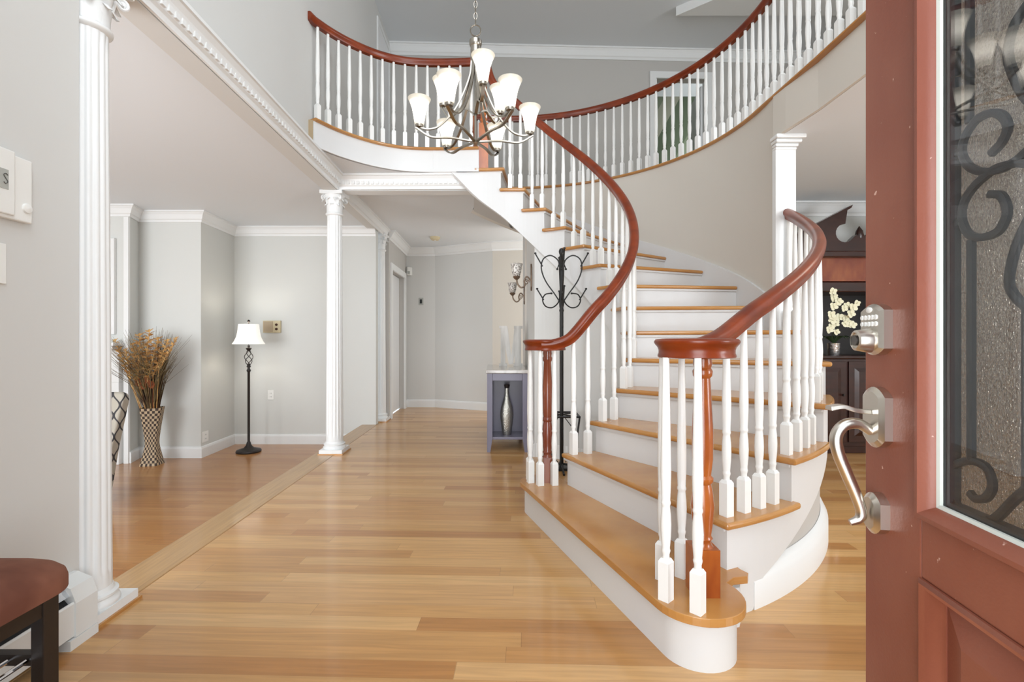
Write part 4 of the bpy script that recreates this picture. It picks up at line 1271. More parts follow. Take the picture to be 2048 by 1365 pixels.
# inside rim
n0 = len(vs); hw, z, tw = rows[-1]
for i in range(SQ):
    a = 2*PI*i/SQ; k = min(1/max(abs(math.cos(a)), abs(math.sin(a))), 1.28)
    vs.append((VP[0]+(hw-.012)*k*math.cos(a+tw), VP[1]+(hw-.012)*k*math.sin(a+tw), SUNK+z))
for i in range(SQ):
    a = 2*PI*i/SQ
    vs.append((VP[0]+.04*math.cos(a+tw), VP[1]+.04*math.sin(a+tw), SUNK+z-.3))
b0 = (NZ-1)*SQ
for i in range(SQ): fs.append((b0+i, b0+(i+1) % SQ, n0+(i+1) % SQ, n0+i)); fs.append((n0+i, n0+(i+1) % SQ, n0+SQ+(i+1) % SQ, n0+SQ+i))
m.add(vs, fs); vz = m.build('woven_vase', M_WEAVE)
me = vz.data; uvl = me.uv_layers.new(name='weave')
for p in me.polygons:
    for li in p.loop_indices:
        co = me.vertices[me.loops[li].vertex_index].co
        t = (co.z-SUNK)/ZH; a = math.atan2(co.y-VP[1], co.x-VP[0])-math.radians(8+16*t)
        uvl.data[li].uv = ((a % (2*PI))/(2*PI)*28, t*22)
    us = [uvl.data[li].uv[0] for li in p.loop_indices]
    if max(us)-min(us) > 14:
        for li in p.loop_indices:
            if uvl.data[li].uv[0] < 14: uvl.data[li].uv[0] += 28
tag(vz, 'tall waisted woven vase in tan and dark check standing by the chimney breast', 'vase')
dr = thing('dried_arrangement', 'tall dried grasses and tan feathery plumes standing in the woven floor vase', 'dried flowers', (VP[0], VP[1], SUNK+.3))
rnd = random.Random(3); vt = SUNK+ZH
m = MB()
for i in range(330):
    a = rnd.uniform(0, 2*PI); sp = rnd.random()**.6*.42; h = rnd.uniform(.45, .84)*(1.05-sp*.35)
    if math.sin(a) > 0: sp *= .45
    r0 = rnd.uniform(0, .065); b = a+rnd.uniform(-.4, .4)
    p0 = Vector((VP[0]+r0*math.cos(a)*.5, VP[1]+r0*math.sin(a)*.5, vt-.25)); p1 = Vector((VP[0]+r0*math.cos(a), VP[1]+r0*math.sin(a), vt))
    p2 = Vector((VP[0]+(r0+sp*.35)*math.cos(a), VP[1]+(r0+sp*.35)*math.sin(a), vt+h*.55)); p3 = Vector((VP[0]+(r0+sp)*math.cos(b), VP[1]+(r0+sp)*math.sin(b), vt+h))
    p2.y = min(p2.y, 5.28); p3.y = min(p3.y, 5.04 if p3.x < -3.98 else 5.31)
    m.tube([p0, p1, p2, p3], [.0024, .0024, .0022, .0009], n=3)
tag(m.build('grass_stems', M_GRASS, dr), kind='stuff')
m = MB()
for i in range(150):
    a = rnd.uniform(0, 2*PI); sp = rnd.uniform(.02, .13); h = rnd.uniform(.2, .42)
    if math.sin(a) > 0: sp *= .5
    r0 = rnd.uniform(0.01, .07)
    p0 = Vector((VP[0]+r0*math.cos(a)*.6, VP[1]+r0*math.sin(a)*.6, vt-.2)); p1 = Vector((VP[0]+r0*math.cos(a), VP[1]+r0*math.sin(a), vt)); p3 = Vector((VP[0]+(r0+sp)*math.cos(a), VP[1]+(r0+sp)*math.sin(a), vt+h))
    m.tube([p0, p1, p3], [.003, .003, .0012], n=3)
tag(m.build('stalks', M_STEM, dr), kind='stuff')
for (dx, dy, z0, z1, lean, w) in ((-.30, -.04, .36, .70, -.11, .020), (-.06, -.08, .28, .76, -.01, .036), (.09, -.07, .30, .72, .05, .034), (-.16, -.02, .30, .66, -.05, .022), (.17, -.06, .34, .70, .08, .024), (.02, -.07, .38, .80, .01, .028), (.24, -.05, .40, .72, .10, .016), (-.20, -.06, .30, .60, -.06, .018)):
    w *= 2.3
    m = MB()
    q0 = Vector((VP[0]+dx*.25, VP[1]+dy*.5, vt-.1)); q1 = Vector((VP[0]+dx-lean, VP[1]+dy-.05, vt+z0)); q2 = Vector((VP[0]+dx+lean*.5, VP[1]+dy, vt+z1))
    m.tube([q0, q1, q2], .004, n=5)
    for j in range(46):
        t = j/45; p = q1.lerp(q2, t); a = j*2.4; ww = w*(0.55+.6*math.sin(PI*(.15+.75*t)))
        tip = p+Vector((math.cos(a)*ww*1.15, math.sin(a)*ww*.6, .030)); s_ = Vector((-math.sin(a), math.cos(a), 0))*ww*.45
        m.add([p, p+s_*.8+(tip-p)*.5, tip, p-s_*.8+(tip-p)*.5], [(0, 1, 2, 3)])
    m.build('plume', M_PLUME, dr)
for dx, z in ((-.05, .27), (.04, .30), (.085, .25), (.0, .24)):
    m = MB()
    for j in range(10):
        a = 2*PI*j/10; c = Vector((VP[0]+dx, VP[1]-.11, vt+z)); tip = c+Vector((math.cos(a)*.04, -.02, math.sin(a)*.045)); s_ = Vector((-math.sin(a), 0, math.cos(a)))*.014
        m.add([c, c.lerp(tip, .6)+s_, tip, c.lerp(tip, .6)-s_], [(0, 1, 2, 3)])
    m.tube([(VP[0]+dx, VP[1]-.108, vt+z), (VP[0]+dx*.4, VP[1]-.03, vt-.1)], .003, n=5)
    m.build('rust_flower', M_RUST, dr)

# upholstered chair seen past the column
cx, cy = -3.365, 3.75
chr_ = thing('upholstered_chair', 'slipcovered chair in cream and charcoal trellis fabric half hidden by the big column', 'chair', (cx, cy, SUNK))
m = MB(); rows = [(.01, .175, .05, .10), (.25, .205, .04, .11), (.45, .23, .03, .12), (.70, .258, .07, .155), (.82, .27, .095, .17), (.865, .262, .11, .165), (.88, .235, .12, .155)]
vs = []
for z, hw, y0, y1 in rows: vs += [(cx-hw, cy+y0, SUNK+z), (cx+hw, cy+y0, SUNK+z), (cx+hw, cy+y1, SUNK+z), (cx-hw, cy+y1, SUNK+z)]
fs = [(j*4+k, j*4+(k+1) % 4, j*4+4+(k+1) % 4, j*4+4+k) for j in range(len(rows)-1) for k in range(4)]+[(3, 2, 1, 0), tuple(len(vs)-4+k for k in range(4))]
m.add(vs, fs); m.build('backrest', M_TRELLIS, chr_, bevel=0.015, seg=3)
m = MB(); m.box(cx-.225, cx+.225, cy-.46, cy+.035, SUNK+.33, SUNK+.47); m.build('seat', M_TRELLIS, chr_, bevel=0.03, seg=3)
for sx in (-.19, .19):
    m = MB(); x, y = cx+sx, cy-.42; a = .022; b = .015
    m.add([(x-a, y-a, SUNK+.34), (x+a, y-a, SUNK+.34), (x+a, y+a, SUNK+.34), (x-a, y+a, SUNK+.34), (x-b, y-b, SUNK), (x+b, y-b, SUNK), (x+b, y+b, SUNK), (x-b, y+b, SUNK)],
          [(0, 1, 2, 3), (7, 6, 5, 4), (0, 4, 5, 1), (1, 5, 6, 2), (2, 6, 7, 3), (3, 7, 4, 0)])
    m.build('leg', M_ESP, chr_)

# fireplace mantel and frame on the chimney breast
fm = thing('fireplace_mantel', 'white fireplace mantel shelf and surround on the grey chimney breast', 'fireplace', (-4.9, 5.09, SUNK), None, 'thing')
m = MB(); m.box(-5.75, -4.07, 4.93, 5.095, 1.00, 1.035); m.box(-5.72, -4.11, 4.97, 5.095, .955, 1.0); m.build('mantel_shelf', M_WHITE, fm, bevel=.006)
m = MB(); m.box(-5.68, -4.10, 5.04, 5.099, .62, .955); m.box(-5.68, -5.42, 5.04, 5.099, SUNK, .62); m.box(-4.42, -4.10, 5.04, 5.099, SUNK, .62); m.build('surround', M_WHITE, fm, bevel=.004)
m = MB(); m.box(-5.42, -4.42, 5.07, 5.099, SUNK, .62); m.build('firebox', M_DARK, fm)
pf = thing('picture_frame', 'slim white frame with dark line art above the fireplace mantel', 'picture', (-4.62, 5.09, 1.15))
m = MB()
for x0, x1, z0, z1 in ((-5.05, -4.99, 1.12, 2.13), (-4.23, -4.17, 1.12, 2.13), (-4.9895, -4.2305, 1.12, 1.18), (-4.9895, -4.2305, 2.07, 2.13)): m.box(x0, x1, 5.065, 5.098, z0, z1)
m.build('frame', M_WHITE, pf, bevel=.004)
m = MB(); m.box(-4.99, -4.23, 5.085, 5.098, 1.18, 2.07); m.build('art_panel', M_WALL2, pf)
m = MB()
for k in range(7): m.tube([(-4.75+.08*k, 5.083, 1.5+.04*(k % 3)), (-4.72+.08*k, 5.081, 1.64+.05*(k % 2)), (-4.66+.08*k, 5.083, 1.76)], .004, n=5)
m.build('line_drawing', M_BRONZE, pf)

ic = thing('intercom_panel', 'aged ivory intercom panel on the grey wall above the floor lamp side', 'intercom', (-3.0, 6.06, 1.2))
m = MB(); m.box(-3.11, -2.89, 6.035, 6.06, 1.155, 1.305); m.build('panel', M_IVORY, ic, bevel=.004)
m = MB(); m.box(-3.10, -2.985, 6.03, 6.036, 1.165, 1.295); m.build('speaker_cloth', M_TAN, ic)
for z in (1.20, 1.255):
    m = MB(Matrix.Translation((-2.94, 6.035, z)) @ Matrix.Rotation(PI/2, 4, 'X')); m.lathe([(.016, 0), (.014, .012)], n=14); m.build('knob', M_STEM, ic, smooth=40)


def plate(name, label, cat, c, nrm, w, h, group=None, mtl=M_PLATE, slots='outlet'):
    n = Vector((nrm[0], nrm[1], 0)).normalized(); t = Vector((n.y, -n.x, 0))
    X = Matrix(((t.x, n.x, 0, c[0]), (t.y, n.y, 0, c[1]), (0, 0, 1, c[2]), (0, 0, 0, 1)))
    o = thing(name, label, cat, c, group)
    m = MB(X); m.box(-w/2, w/2, 0.0, .006, -h/2, h/2); m.build('cover_plate', mtl, o, bevel=.002)
    if slots == 'outlet':
        for z in (-.022, .022):
            m = MB(X); m.box(-.016, .016, .005, .0085, z-.014, z+.014); so = m.build('socket', mtl, o, bevel=.003)
            m = MB(X); m.box(-.008, -.005, .008, .0092, z-.006, z+.006); m.box(.005, .008, .008, .0092, z-.006, z+.006); m.build('slots', M_DARK, so)
    elif slots == 'switch':
        m = MB(X); m.box(-.016, .016, .005, .010, -.032, .032); m.build('rocker', mtl, o, bevel=.002)
    elif slots == 'dark':
        m = MB(X); m.box(-w*.22, w*.22, .005, .012, -h*.28, h*.28); m.build('rocker', M_DARK, o)
    return o


plate('wall_outlet', 'white outlet plate low on the grey wall right of the floor lamp', 'outlet', (-3.02, 6.059, .375), (0, -1), .075, .12)
plate('wall_outlet', 'white outlet plate near the floor on the angled wall between vase and lamp', 'outlet', (-3.441, 5.42, -.02), (1, .06), .12, .12)
plate('wall_control', 'small grey wall plate with dark switch on the hall end wall', 'switch', (-1.445, 7.679, 1.68), (0, -1), .075, .115, mtl=M_LCD, slots='dark')
plate('light_switch', 'plain white switch plate on the wall below the alarm keypad', 'switch', (LX(1.45)+.001, 1.45, 1.29), (1, .033), .10, .125, slots='switch')
ms = thing('motion_sensor', 'small white motion sensor in the hall corner above the door casing', 'sensor', (-1.64, 7.62, 2.15))
m = MB(); m.prism([(-1.665, 7.679), (-1.58, 7.679), (-1.60, 7.61), (-1.645, 7.60), (-1.665, 7.62)], 2.09, 2.22); m.build('housing', M_PLATE, ms, bevel=.01)
m = MB(); m.box(-1.64, -1.605, 7.592, 7.606, 2.105, 2.15); m.build('lens', M_LCD, ms)
sd = thing('smoke_detector', 'round cream smoke detector on the hall ceiling', 'smoke detector', (-1.095, 6.88, HALLC))
m = MB(); m.lathe([(.072, 0), (.072, -.018), (.062, -.026), (.062, -.034), (.05, -.044), (.0, -.046)], (-1.095, 6.88, HALLC), n=28); m.build('body', M_IVORY, sd, smooth=40)
m = MB(); m.lathe([(.014, -.044), (.014, -.049), (.0, -.05)], (-1.095, 6.88, HALLC), n=12); m.build('test_button', M_PLATE, sd, smooth=40)

# ------------------------------------------------------------------ hall things
cx0, cx1, cy0, cy1 = -.235, .150, 4.56, 5.60
ct = thing('console_table', 'grey lacquered console table with veined marble top against the stair wall', 'table', ((cx0+cx1)/2, cy0, 0))
sk = lambda y: -.033*(y-cy0)
def cbox(x0, x1, y0, y1, z0, z1, name, mtl, bevel=.003):
    m = MB(); m.prism([(x0+sk(y0), y0), (x1+sk(y0), y0), (x1+sk(y1), y1), (x0+sk(y1), y1)], z0, z1); return m.build(name, mtl, ct, bevel=bevel)
cbox(cx0-.012, cx1+.012, cy0-.015, cy1, .745, .778, 'marble_top', M_GRANITE, .006)
for x in (cx0, cx1-.05):
    for y in (cy0, cy1-.055):
        m = MB(); xa = x+sk(y); tp = .05; i = .014 if x == cx0 else 0; k = 0 if x == cx0 else .014
        m.add([(xa, y, .13), (xa+tp, y, .13), (xa+tp, y+.05, .13), (xa, y+.05, .13), (xa, y, .0), (xa+tp-.02, y, .0), (xa+tp-.02, y+.05, .0), (xa, y+.05, .0)] if x == cx0 else
              [(xa, y, .13), (xa+tp, y, .13), (xa+tp, y+.05, .13), (xa, y+.05, .13), (xa+.02, y, .0), (xa+tp, y, .0), (xa+tp, y+.05, .0), (xa+.02, y+.05, .0)],
              [(0, 1, 2, 3), (7, 6, 5, 4), (0, 4, 5, 1), (1, 5, 6, 2), (2, 6, 7, 3), (3, 7, 4, 0)])
        m.box(xa, xa+tp, y, y+.05, .129, .745); m.build('leg', M_CONSOLE, ct)
cbox(cx0+.05, cx1-.05, cy0+.005, cy0+.03, .675, .745, 'apron', M_CONSOLE)
cbox(cx0+.004, cx0+.028, cy0+.05, cy1-.05, .12, .745, 'side_panel', M_CONSOLE)
cbox(cx1-.028, cx1-.004, cy0+.05, cy1-.05, .12, .745, 'side_panel', M_CONSOLE)
cbox(cx0+.03, cx1-.03, cy0+.30, cy0+.32, .14, .745, 'inner_panel', M_CONSOLE)
cbox(cx0+.01, cx1-.01, cy0+.01, cy1-.01, .118, .142, 'lower_shelf', M_CONSOLE)
bv = thing('bottle_vase', 'slender silver crackle bottle vase with dark neck on the console shelf', 'vase', (-.05, 4.70, .142))
m = MB(); m.lathe([(.036, 0), (.042, .01), (.052, .08), (.062, .16), (.064, .21), (.054, .27), (.034, .33), (.022, .38), (.019, .43), (.021, .455), (.019, .457)], (-.05, 4.70, .142), n=28); m.build('body', M_MERC, bv, smooth=50)
m = MB(); m.lathe([(.0215, .452), (.027, .475), (.030, .485), (.026, .485), (.018, .45)], (-.05, 4.70, .142), n=20, cap=False); m.build('neck_rim', M_BRONZE, bv, smooth=40)
# letter M
lx, ly, lz = -.012, 5.22, .778
m = MB(); W_, H_, D_ = .245, .435, .045
LN = [0]
def lp(pts):
    LN[0] += 1; e = .0012*LN[0]
    m.extrude([(lx+x, ly-e, lz+z) for x, z in pts], (0, D_+2*e, 0))
w2 = W_/2
lp([(-w2+.012, 0), (-w2+.062, 0), (-w2+.062, H_), (-w2+.012, H_)])
lp([(w2-.082, 0), (w2-.012, 0), (w2-.012, H_), (w2-.082, H_)])
lp([(-w2+.02, H_-.002), (-w2+.085, H_-.002), (.018, .02), (-.022, .02)])
lp([(w2-.082, H_-.003), (w2-.03, H_-.003), (.022, .021), (-.005, .021)])
for x0, x1 in ((-w2-.005, -w2+.082), (w2-.095, w2+.005)): lp([(x0, 0), (x1, 0), (x1, .03), (x0, .03)])
for x0, x1 in ((-w2-.005, -w2+.08), (w2-.09, w2+.005)): lp([(x0, H_-.028), (x1, H_-.028), (x1, H_+.002), (x0, H_+.002)])
tag(m.build('letter_sign', M_LETTER), 'large whitewashed wooden letter M standing on the marble console top', 'letter')


def sconce(y, z, label):
    x = ex(y); o = thing('wall_sconce', label, 'wall lamp', (x, y, z), 'hall sconces')
    m = MB(); n = 10; pts = []
    m.extrude([(x-.001, y-.035, z-.09), (x-.001, y, z-.13), (x-.001, y+.035, z-.09), (x-.001, y+.04, z+.02), (x-.001, y+.028, z+.09), (x-.001, y, z+.14), (x-.001, y-.028, z+.09), (x-.001, y-.04, z+.02)], (-.014, 0, 0))
    m.build('back_plate', M_SCONCE, o, bevel=.006)
    m = MB(); g = crspline([(x-.012, y, z-.03), (x-.05, y, z+.01), (x-.075, y, z-.03), (x-.07, y, z-.075), (x-.105, y, z-.095), (x-.14, y, z-.06), (x-.15, y, z-.01)], 6)
    m.tube([tuple(p) for p in g], .008, n=8)
    sp = [(x-.055+.028*(1-t/26)*math.cos(t*.42), y, z-.045+.028*(1-t/26)*math.sin(t*.42)) for t in range(22)]
    m.tube(sp, .005, n=6); m.build('scroll_arm', M_SCONCE, o, smooth=50)
    m = MB(); m.lathe([(.012, -.02), (.03, -.004), (.036, .012), (.03, .016)], (x-.15, y, z), n=18); m.build('cup', M_SCONCE, o, smooth=40)
    m = MB(); q = [(.028, .012), (.044, .045), (.048, .085), (.050, .115), (.058, .135)]; m.lathe(q+[(r-.003, z_) for r, z_ in reversed(q)], (x-.15, y, z), n=20, cap=False, sq=lambda a, zz: 1+.05*math.cos(6*a)*(zz > .1)); m.build('glass_cup', M_MOSAIC, o, smooth=50)


sconce(4.69, 1.665, 'bronze scroll sconce with mosaic cup nearer the coat rack')
sconce(5.85, 1.62, 'bronze scroll sconce with mosaic cup farther down the hall above the letter')

# coat rack
rx, ry = .405, 3.95
cr = thing('coat_rack', 'black iron coat rack with heart scroll hooks standing inside the stair curve', 'coat rack', (rx, ry, 0))
m = MB(); m.tube([(rx, ry, .02), (rx, ry, 1.30), (rx, ry, 1.75)], [.016, .016, .016], n=12)
m.lathe([(.018, 1.29), (.02, 1.30), (.018, 1.31)], (rx, ry, 0), n=14); m.build('pole', M_BLACK, cr, smooth=40)
m = MB(); m.lathe([(.02, 1.72), (.024, 1.735), (.014, 1.75), (.022, 1.77), (.024, 1.785), (.016, 1.805), (.0, 1.812)], (rx, ry, 0), n=14); m.build('finial', M_BLACK, cr, smooth=40)
m = MB(); m.box(rx-.055, rx+.055, ry-.055, ry+.055, .0, .022)
for dx, dy in ((1, 0), (-1, 0), (0, 1), (0, -1)): m.tube([(rx, ry, .05), (rx+dx*.1, ry+dy*.1, .03), (rx+dx*.19, ry+dy*.19, .008)], .009, n=8)
m.build('base', M_BLACK, cr)
m = MB(); a = .13; z = .45
for (x0, y0), (x1, y1) in (((-a, -a), (a, -a)), ((a, -a), (a, a)), ((a, a), (-a, a)), ((-a, a), (-a, -a))): m.tube([(rx+x0, ry+y0, z), (rx+x1, ry+y1, z)], .009, n=6)
for sx, sy in ((1, 1), (-1, 1), (1, -1), (-1, -1)):
    m.tube([(rx+a*sx, ry+a*sy, z), (rx+a*.62*sx, ry+a*.62*sy, .03)], .008, n=6); m.tube([(rx, ry, z), (rx+a*sx, ry+a*sy, z)], .006, n=6)
m.build('umbrella_ring', M_BLACK, cr)
m = MB()
for sx, sy in ((1, 0), (-1, 0), (0, 1), (0, -1)):
    g = crspline([(rx+sx*(.03+.09*math.sin(t*PI)), ry+sy*(.03+.09*math.sin(t*PI)), .06+.36*t) for t in (0, .25, .5, .75, 1)], 5); m.tube([tuple(p) for p in g], .0035, n=5)
m.build('wire_scroll', M_BLACK, cr)
for sx, sy in ((1, 0), (-1, 0), (0, 1), (0, -1)):
    def q(u, v): return (rx+sx*u, ry+sy*u, v)
    m = MB()
    g = crspline([q(.012, 1.63), q(.03, 1.71), (q(.09, 1.75)), q(.15, 1.72), q(.165, 1.64), q(.13, 1.54), q(.06, 1.44), q(.014, 1.37)], 6); m.tube([tuple(p) for p in g], .0055, n=7)
    g = crspline([q(.012, 1.45), q(.025, 1.37), q(.075, 1.325), q(.13, 1.335), q(.155, 1.385), q(.135, 1.43), q(.095, 1.44), q(.085, 1.44)], 6); m.tube([tuple(p) for p in g], .0055, n=7)
    m.tube([q(.155, 1.66), q(.215, 1.765)], .0055, n=7); m.tube([q(.145, 1.385), q(.20, 1.475)], .0055, n=7)
    m.tube([q(.012, 1.70), q(.035, 1.64)], .005, n=6)
    for u, v in ((.215, 1.768), (.20, 1.478), (.083, 1.44), (.035, 1.638)): m.lathe([(.0, -.009), (.008, -.006), (.010, 0), (.008, .006), (0, .009)], q(u, v), n=8, cap=False)
    m.build('scroll_hook', M_BLACK, cr, smooth=50)

# ------------------------------------------------------------------ left foreground
bx1 = -1.245; by1 = 1.33
bn = thing('bench', 'brown suede bench with dark wood legs and chrome shoe rails by the wall', 'bench', (bx1-.17, by1-.5, 0))
m = MB(); X0, X1, Y0, Y1 = bx1-.33, bx1+.045, .25, by1+.04
lay = [(.0, .380), (.0, .408), (.004, .424), (.018, .440), (.045, .456), (.09, .470), (.14, .476)]; vs = []; NR = 40
for ins, z in lay:
    a_, b_, c_, d__ = X0+ins, X1-ins, Y0+ins, Y1-ins; r_ = max(.02, .10-ins*.4)
    for (qx, qy, a0) in ((b_-r_, d__-r_, 0), (a_+r_, d__-r_, 90), (a_+r_, c_+r_, 180), (b_-r_, c_+r_, 270)):
        for j in range(10):
            t = math.radians(a0+90*j/9); vs.append((qx+r_*math.cos(t), qy+r_*math.sin(t), z))
fs = [(j*NR+i, j*NR+(i+1) % NR, (j+1)*NR+(i+1) % NR, (j+1)*NR+i) for j in range(len(lay)-1) for i in range(NR)]
fs += [tuple(range(NR-1, -1, -1)), tuple((len(lay)-1)*NR+i for i in range(NR))]
m.add(vs, fs); m.build('seat_cushion', M_SUEDE, bn, smooth=60)
for x in (bx1-.33, bx1-.035):
    for y in (.30, by1-.045):
        m = MB(); m.box(x, x+.035, y, y+.045, 0, .385); m.build('leg', M_ESP, bn, bevel=.003)
m = MB(); m.box(bx1-.30, bx1-.03, by1-.04, by1-.005, .315, .373); m.box(bx1-.03, bx1-.004, .34, by1-.04, .315, .373); m.box(bx1-.33, bx1-.305, .34, by1-.04, .315, .373); m.build('apron', M_ESP, bn)
for y in (by1-.035, .31):
    m = MB(); m.box(bx1-.30, bx1-.03, y, y+.024, .18, .21); m.build('stretcher', M_ESP, bn)
for x in (bx1-.28, bx1-.22, bx1-.16, bx1-.10, bx1-.05):
    m = MB(); m.tube([(x, .31, .196), (x, by1-.02, .196)], .006, n=8); m.build('shoe_rail', M_CHROME, bn, smooth=40)

# baseboard heater along the foyer wall
ht = thing('baseboard_heater', 'white metal baseboard heater running along the left wall to the near column', 'heater', (LX(1.0, .05), 1.0, 0), None, 'thing')
def hprof(y0, y1, prof, name, mtl):
    m = MB(); m.sweep([(LX(y0), y0, 0), (LX(y1), y1, 0)], prof); return m.build(name, mtl, ht)
hprof(.10, 1.665, [(.001, .03), (.008, .03), (.008, .206), (.030, .202), (.034, .210), (.014, .222), (.001, .222)], 'back_panel', M_HEATER)
hprof(.10, 1.665, [(.074, .04), (.080, .04), (.080, .150), (.076, .156), (.070, .154)], 'front_cover', M_HEATER)
hprof(.10, 1.665, [(.044, .190), (.058, .170), (.063, .174), (.049, .195)], 'damper', M_CHROME)
hprof(.10, 1.665, [(.010, .05), (.070, .05), (.070, .135), (.030, .180), (.010, .180)], 'fin_tube', M_DARK)
hprof(1.655, 1.745, [(.0005, .035), (.085, .035), (.085, .150), (.066, .200), (.016, .222), (.0005, .222)], 'end_cap', M_HEATER)
hprof(1.63, 1.745, [(.0, 0), (.088, 0), (.088, .034), (.0, .034)], 'foot_strip', M_HEATER)

# alarm keypad
ak = thing('alarm_keypad', 'white alarm keypad with grey display high on the foyer wall', 'alarm', (LX(1.46)+.01, 1.46, 1.53))
def wbox(y0, y1, z0, z1, d0, d1, name, mtl, bevel=0.004, par=None):
    m = MB(); m.prism([(LX(y0, d0), y0), (LX(y0, d1), y0), (LX(y1, d1), y1), (LX(y1, d0), y1)], z0, z1); return m.build(name, mtl, par or ak, bevel=bevel)
wbox(1.35, 1.568, 1.43, 1.632, 0.0, .022, 'housing', M_PLATE)
wbox(1.35, 1.505, 1.44, 1.64, .02, .030, 'front_door', M_PLATE)
ds = wbox(1.37, 1.482, 1.515, 1.575, .029, .0315, 'display', M_LCD, 0)
m = MB(); g = crspline([(LX(y_, .033), y_, z_) for y_, z_ in ((1.478, 1.558), (1.472, 1.562), (1.466, 1.556), (1.472, 1.547), (1.478, 1.538), (1.472, 1.531), (1.466, 1.535))], 5)
m.tube([tuple(p) for p in g], .0011, n=5); m.build('digit', M_DARKMETAL, ds)
m = MB(Matrix.Translation((LX(1.548, .022), 1.548, 1.475)) @ Matrix.Rotation(PI/2, 4, 'Y')); m.lathe([(.016, 0), (.014, .006), (.0, .009)], n=18); m.build('button', M_PLATE, ak, smooth=50)

# ------------------------------------------------------------------ dining room things
hx0, hx1, hy0, hy1 = 2.70, 3.92, 4.50, 5.03
hu = thing('china_hutch', 'dark cherry china hutch with broken scroll pediment in the dining room', 'cabinet', ((hx0+hx1)/2, hy0, 0))
m = MB(); m.box(hx0, hx1, hy0, hy1, .07, .885); m.box(hx0+.02, hx1-.02, hy0+.02, hy1, 0, .07); m.build('base_cabinet', M_CHERRY, hu, bevel=.004)
m = MB(); m.box(hx0-.02, hx1+.02, hy0-.025, hy1, .885, .915); m.build('counter', M_CHERRY, hu, bevel=.008)
for i in range(3):
    a = hx0+.04+i*.385; b = a+.36
    m = MB(); m.box(a, b, hy0-.016, hy0, .11, .86)
    m.add([(a+.05, hy0-.017, .17), (b-.05, hy0-.017, .17), (b-.05, hy0-.017, .80), (a+.05, hy0-.017, .80), (a+.085, hy0-.03, .205), (b-.085, hy0-.03, .205), (b-.085, hy0-.03, .765), (a+.085, hy0-.03, .765)], [(0, 1, 5, 4), (1, 2, 6, 5), (2, 3, 7, 6), (3, 0, 4, 7), (4, 5, 6, 7)])
    d_ = m.build('door', M_CHERRY, hu, bevel=.003)
    m = MB(Matrix.Translation((b-.03, hy0-.016, .55)) @ Matrix.Rotation(PI/2, 4, 'X')); m.lathe([(.006, 0), (.012, .012), (.008, .02)], n=10); m.build('knob', M_BRONZE, d_, smooth=40)
m = MB(); m.box(hx0+.02, hx0+.06, hy0+.12, hy1, .915, 1.86); m.box(hx1-.06, hx1-.02, hy0+.12, hy1, .915, 1.86); m.build('side_panel', M_CHERRY, hu)
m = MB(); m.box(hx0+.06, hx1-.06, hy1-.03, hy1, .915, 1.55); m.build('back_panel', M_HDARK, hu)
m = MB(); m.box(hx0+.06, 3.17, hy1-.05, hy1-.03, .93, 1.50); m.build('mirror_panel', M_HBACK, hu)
m = MB(); m.box(hx0+.02, hx1-.02, hy0+.12, hy1, 1.52, 1.62); m.build('valance', M_CHERRY, hu, bevel=.01)
m = MB(); m.box(hx0+.02, hx1-.02, hy0+.10, hy1, 1.62, 1.84); m.build('frieze', M_NEWEL2, hu)
m = MB(); m.box(hx0-.03, hx1+.03, hy0+.04, hy1, 1.84, 1.90); m.build('cornice', M_CHERRY, hu, bevel=.012)
hcx = (hx0+hx1)/2


def ped(sgn):
    out = [(hx0-.02 if sgn < 0 else hx1+.02, 1.90), (hx0-.02 if sgn < 0 else hx1+.02, 2.02)]
    tipx = hcx+sgn*.13; out += [(hcx+sgn*.28, 2.245), (tipx, 2.305)]
    cc = (hcx+sgn*.155, 2.075)
    for j in range(13):
        a = math.radians(88+j*20); r = .088
        out.append((cc[0]+sgn*(-r*math.cos(a)), cc[1]+r*math.sin(a)))
    out += [(hcx+sgn*.045, 2.06), (hcx, 2.03), (hcx, 1.90)]
    return out


for sgn in (-1, 1):
    m = MB(); o_p = ped(sgn); m.extrude([(x, hy0+.08, z) for x, z in o_p], (0, .06, 0)); m.build('pediment', M_CHERRY, hu)
    m = MB(); xa = hx0-.03 if sgn < 0 else hx1+.03
    m.extrude([(xa, hy0+.03, 2.01), (hcx+sgn*.13, hy0+.03, 2.30), (hcx+sgn*.115, hy0+.03, 2.33), (xa, hy0+.03, 2.055)], (0, .12, 0)); m.build('pediment_moulding', M_CHERRY, hu)
m = MB(); m.lathe([(.02, 0), (.03, .02), (.018, .05), (.04, .10), (.03, .15), (.0, .2)], (hcx, hy0+.11, 1.95), n=16); m.build('finial', M_CHERRY, hu, smooth=40)

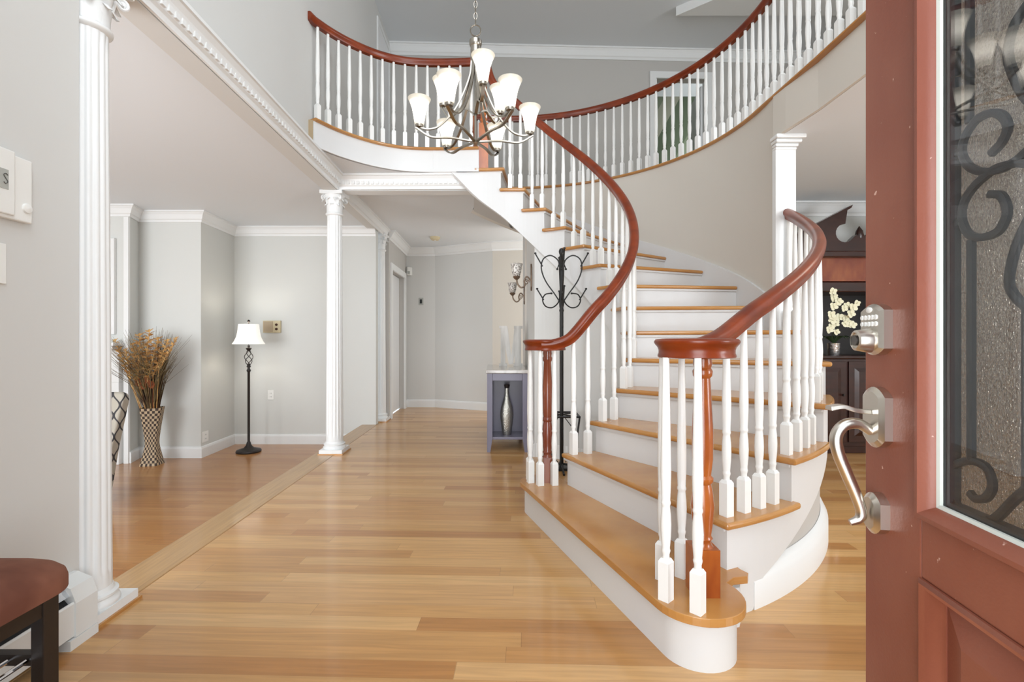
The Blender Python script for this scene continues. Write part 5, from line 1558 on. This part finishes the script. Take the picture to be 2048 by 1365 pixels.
ox, oy, oz = 3.062, 4.60, .915
orc = thing('potted_orchid', 'white orchid in a silver pot on the hutch counter', 'plant', (ox, oy, oz))
m = MB(); m.lathe([(.044, 0), (.050, .01), (.052, .10), (.056, .115), (.050, .118), (.046, .10), (.0, .10)], (ox, oy, oz), n=24, cap=False); m.build('pot', M_POT, orc, smooth=40)
m = MB()
for k in range(7):
    a = k*2*PI/7+.3; ln = .16+.03*(k % 3); vs = []; fs = []
    for j in range(7):
        t = j/6; w = .024*math.sin(PI*(.12+.86*t)); r = ln*t; z = .11+.09*math.sin(t*2.2)-.02*t
        vs += [(ox+r*math.cos(a)-w*math.sin(a), oy+.6*(r*math.sin(a)+w*math.cos(a)), oz+z), (ox+r*math.cos(a), oy+.6*r*math.sin(a), oz+z-.006), (ox+r*math.cos(a)+w*math.sin(a), oy+.6*(r*math.sin(a)-w*math.cos(a)), oz+z)]
    for j in range(6): fs += [(j*3, j*3+1, j*3+4, j*3+3), (j*3+1, j*3+2, j*3+5, j*3+4)]
    m.add(vs, fs)
m.build('leaves', M_LEAF, orc, smooth=60)
m = MB()
stems = [crspline([(ox, oy, oz+.10), (ox-.01, oy-.02, oz+.30), (ox-.04, oy-.03, oz+.48), (ox-.06, oy-.05, oz+.60), (ox+.02, oy-.06, oz+.62)], 6), crspline([(ox+.01, oy, oz+.10), (ox+.02, oy-.02, oz+.26), (ox+.03, oy-.04, oz+.40), (ox+.09, oy-.05, oz+.45), (ox+.16, oy-.05, oz+.44)], 6),
         crspline([(ox-.01, oy, oz+.10), (ox-.03, oy-.02, oz+.24), (ox-.05, oy-.04, oz+.33), (ox-.08, oy-.05, oz+.36)], 6)]
for s_ in stems: m.tube([tuple(p) for p in s_], .004, n=6)
m.build('stems', M_LEAF, orc)
for fx, fz in ((-.075, .60), (-.045, .54), (-.01, .50), (.03, .44), (.075, .47), (.12, .45), (.155, .49), (-.085, .38), (-.06, .33), (-.02, .30), (-.075, .27), (.045, .295), (.09, .30), (.13, .29), (.075, .35), (.02, .36), (-.11, .24), (-.03, .22), (.10, .39), (-.06, .46)):
    m = MB(); c = Vector((ox+fx, oy-.07+rnd.uniform(-.03, .03), oz+fz))
    rr = rnd.uniform(.030, .042); ph = rnd.uniform(0, 2)
    for j in range(5):
        a = ph+2*PI*j/5; t_ = Vector((math.cos(a), -.45+.5*(j % 2), math.sin(a))); sd_ = Vector((-math.sin(a), 0, math.cos(a)))
        w = rr*.5
        m.add([c, c+t_*rr*.45+sd_*w, c+t_*rr*.85+sd_*w*.7, c+t_*rr, c+t_*rr*.85-sd_*w*.7, c+t_*rr*.45-sd_*w], [(0, 1, 2, 3, 4, 5)])
    m.lathe([(.0, -.006), (.007, 0), (.0, .008)], (c.x, c.y-.012, c.z), n=8, cap=False)
    m.build('flower', M_ORCH, orc)
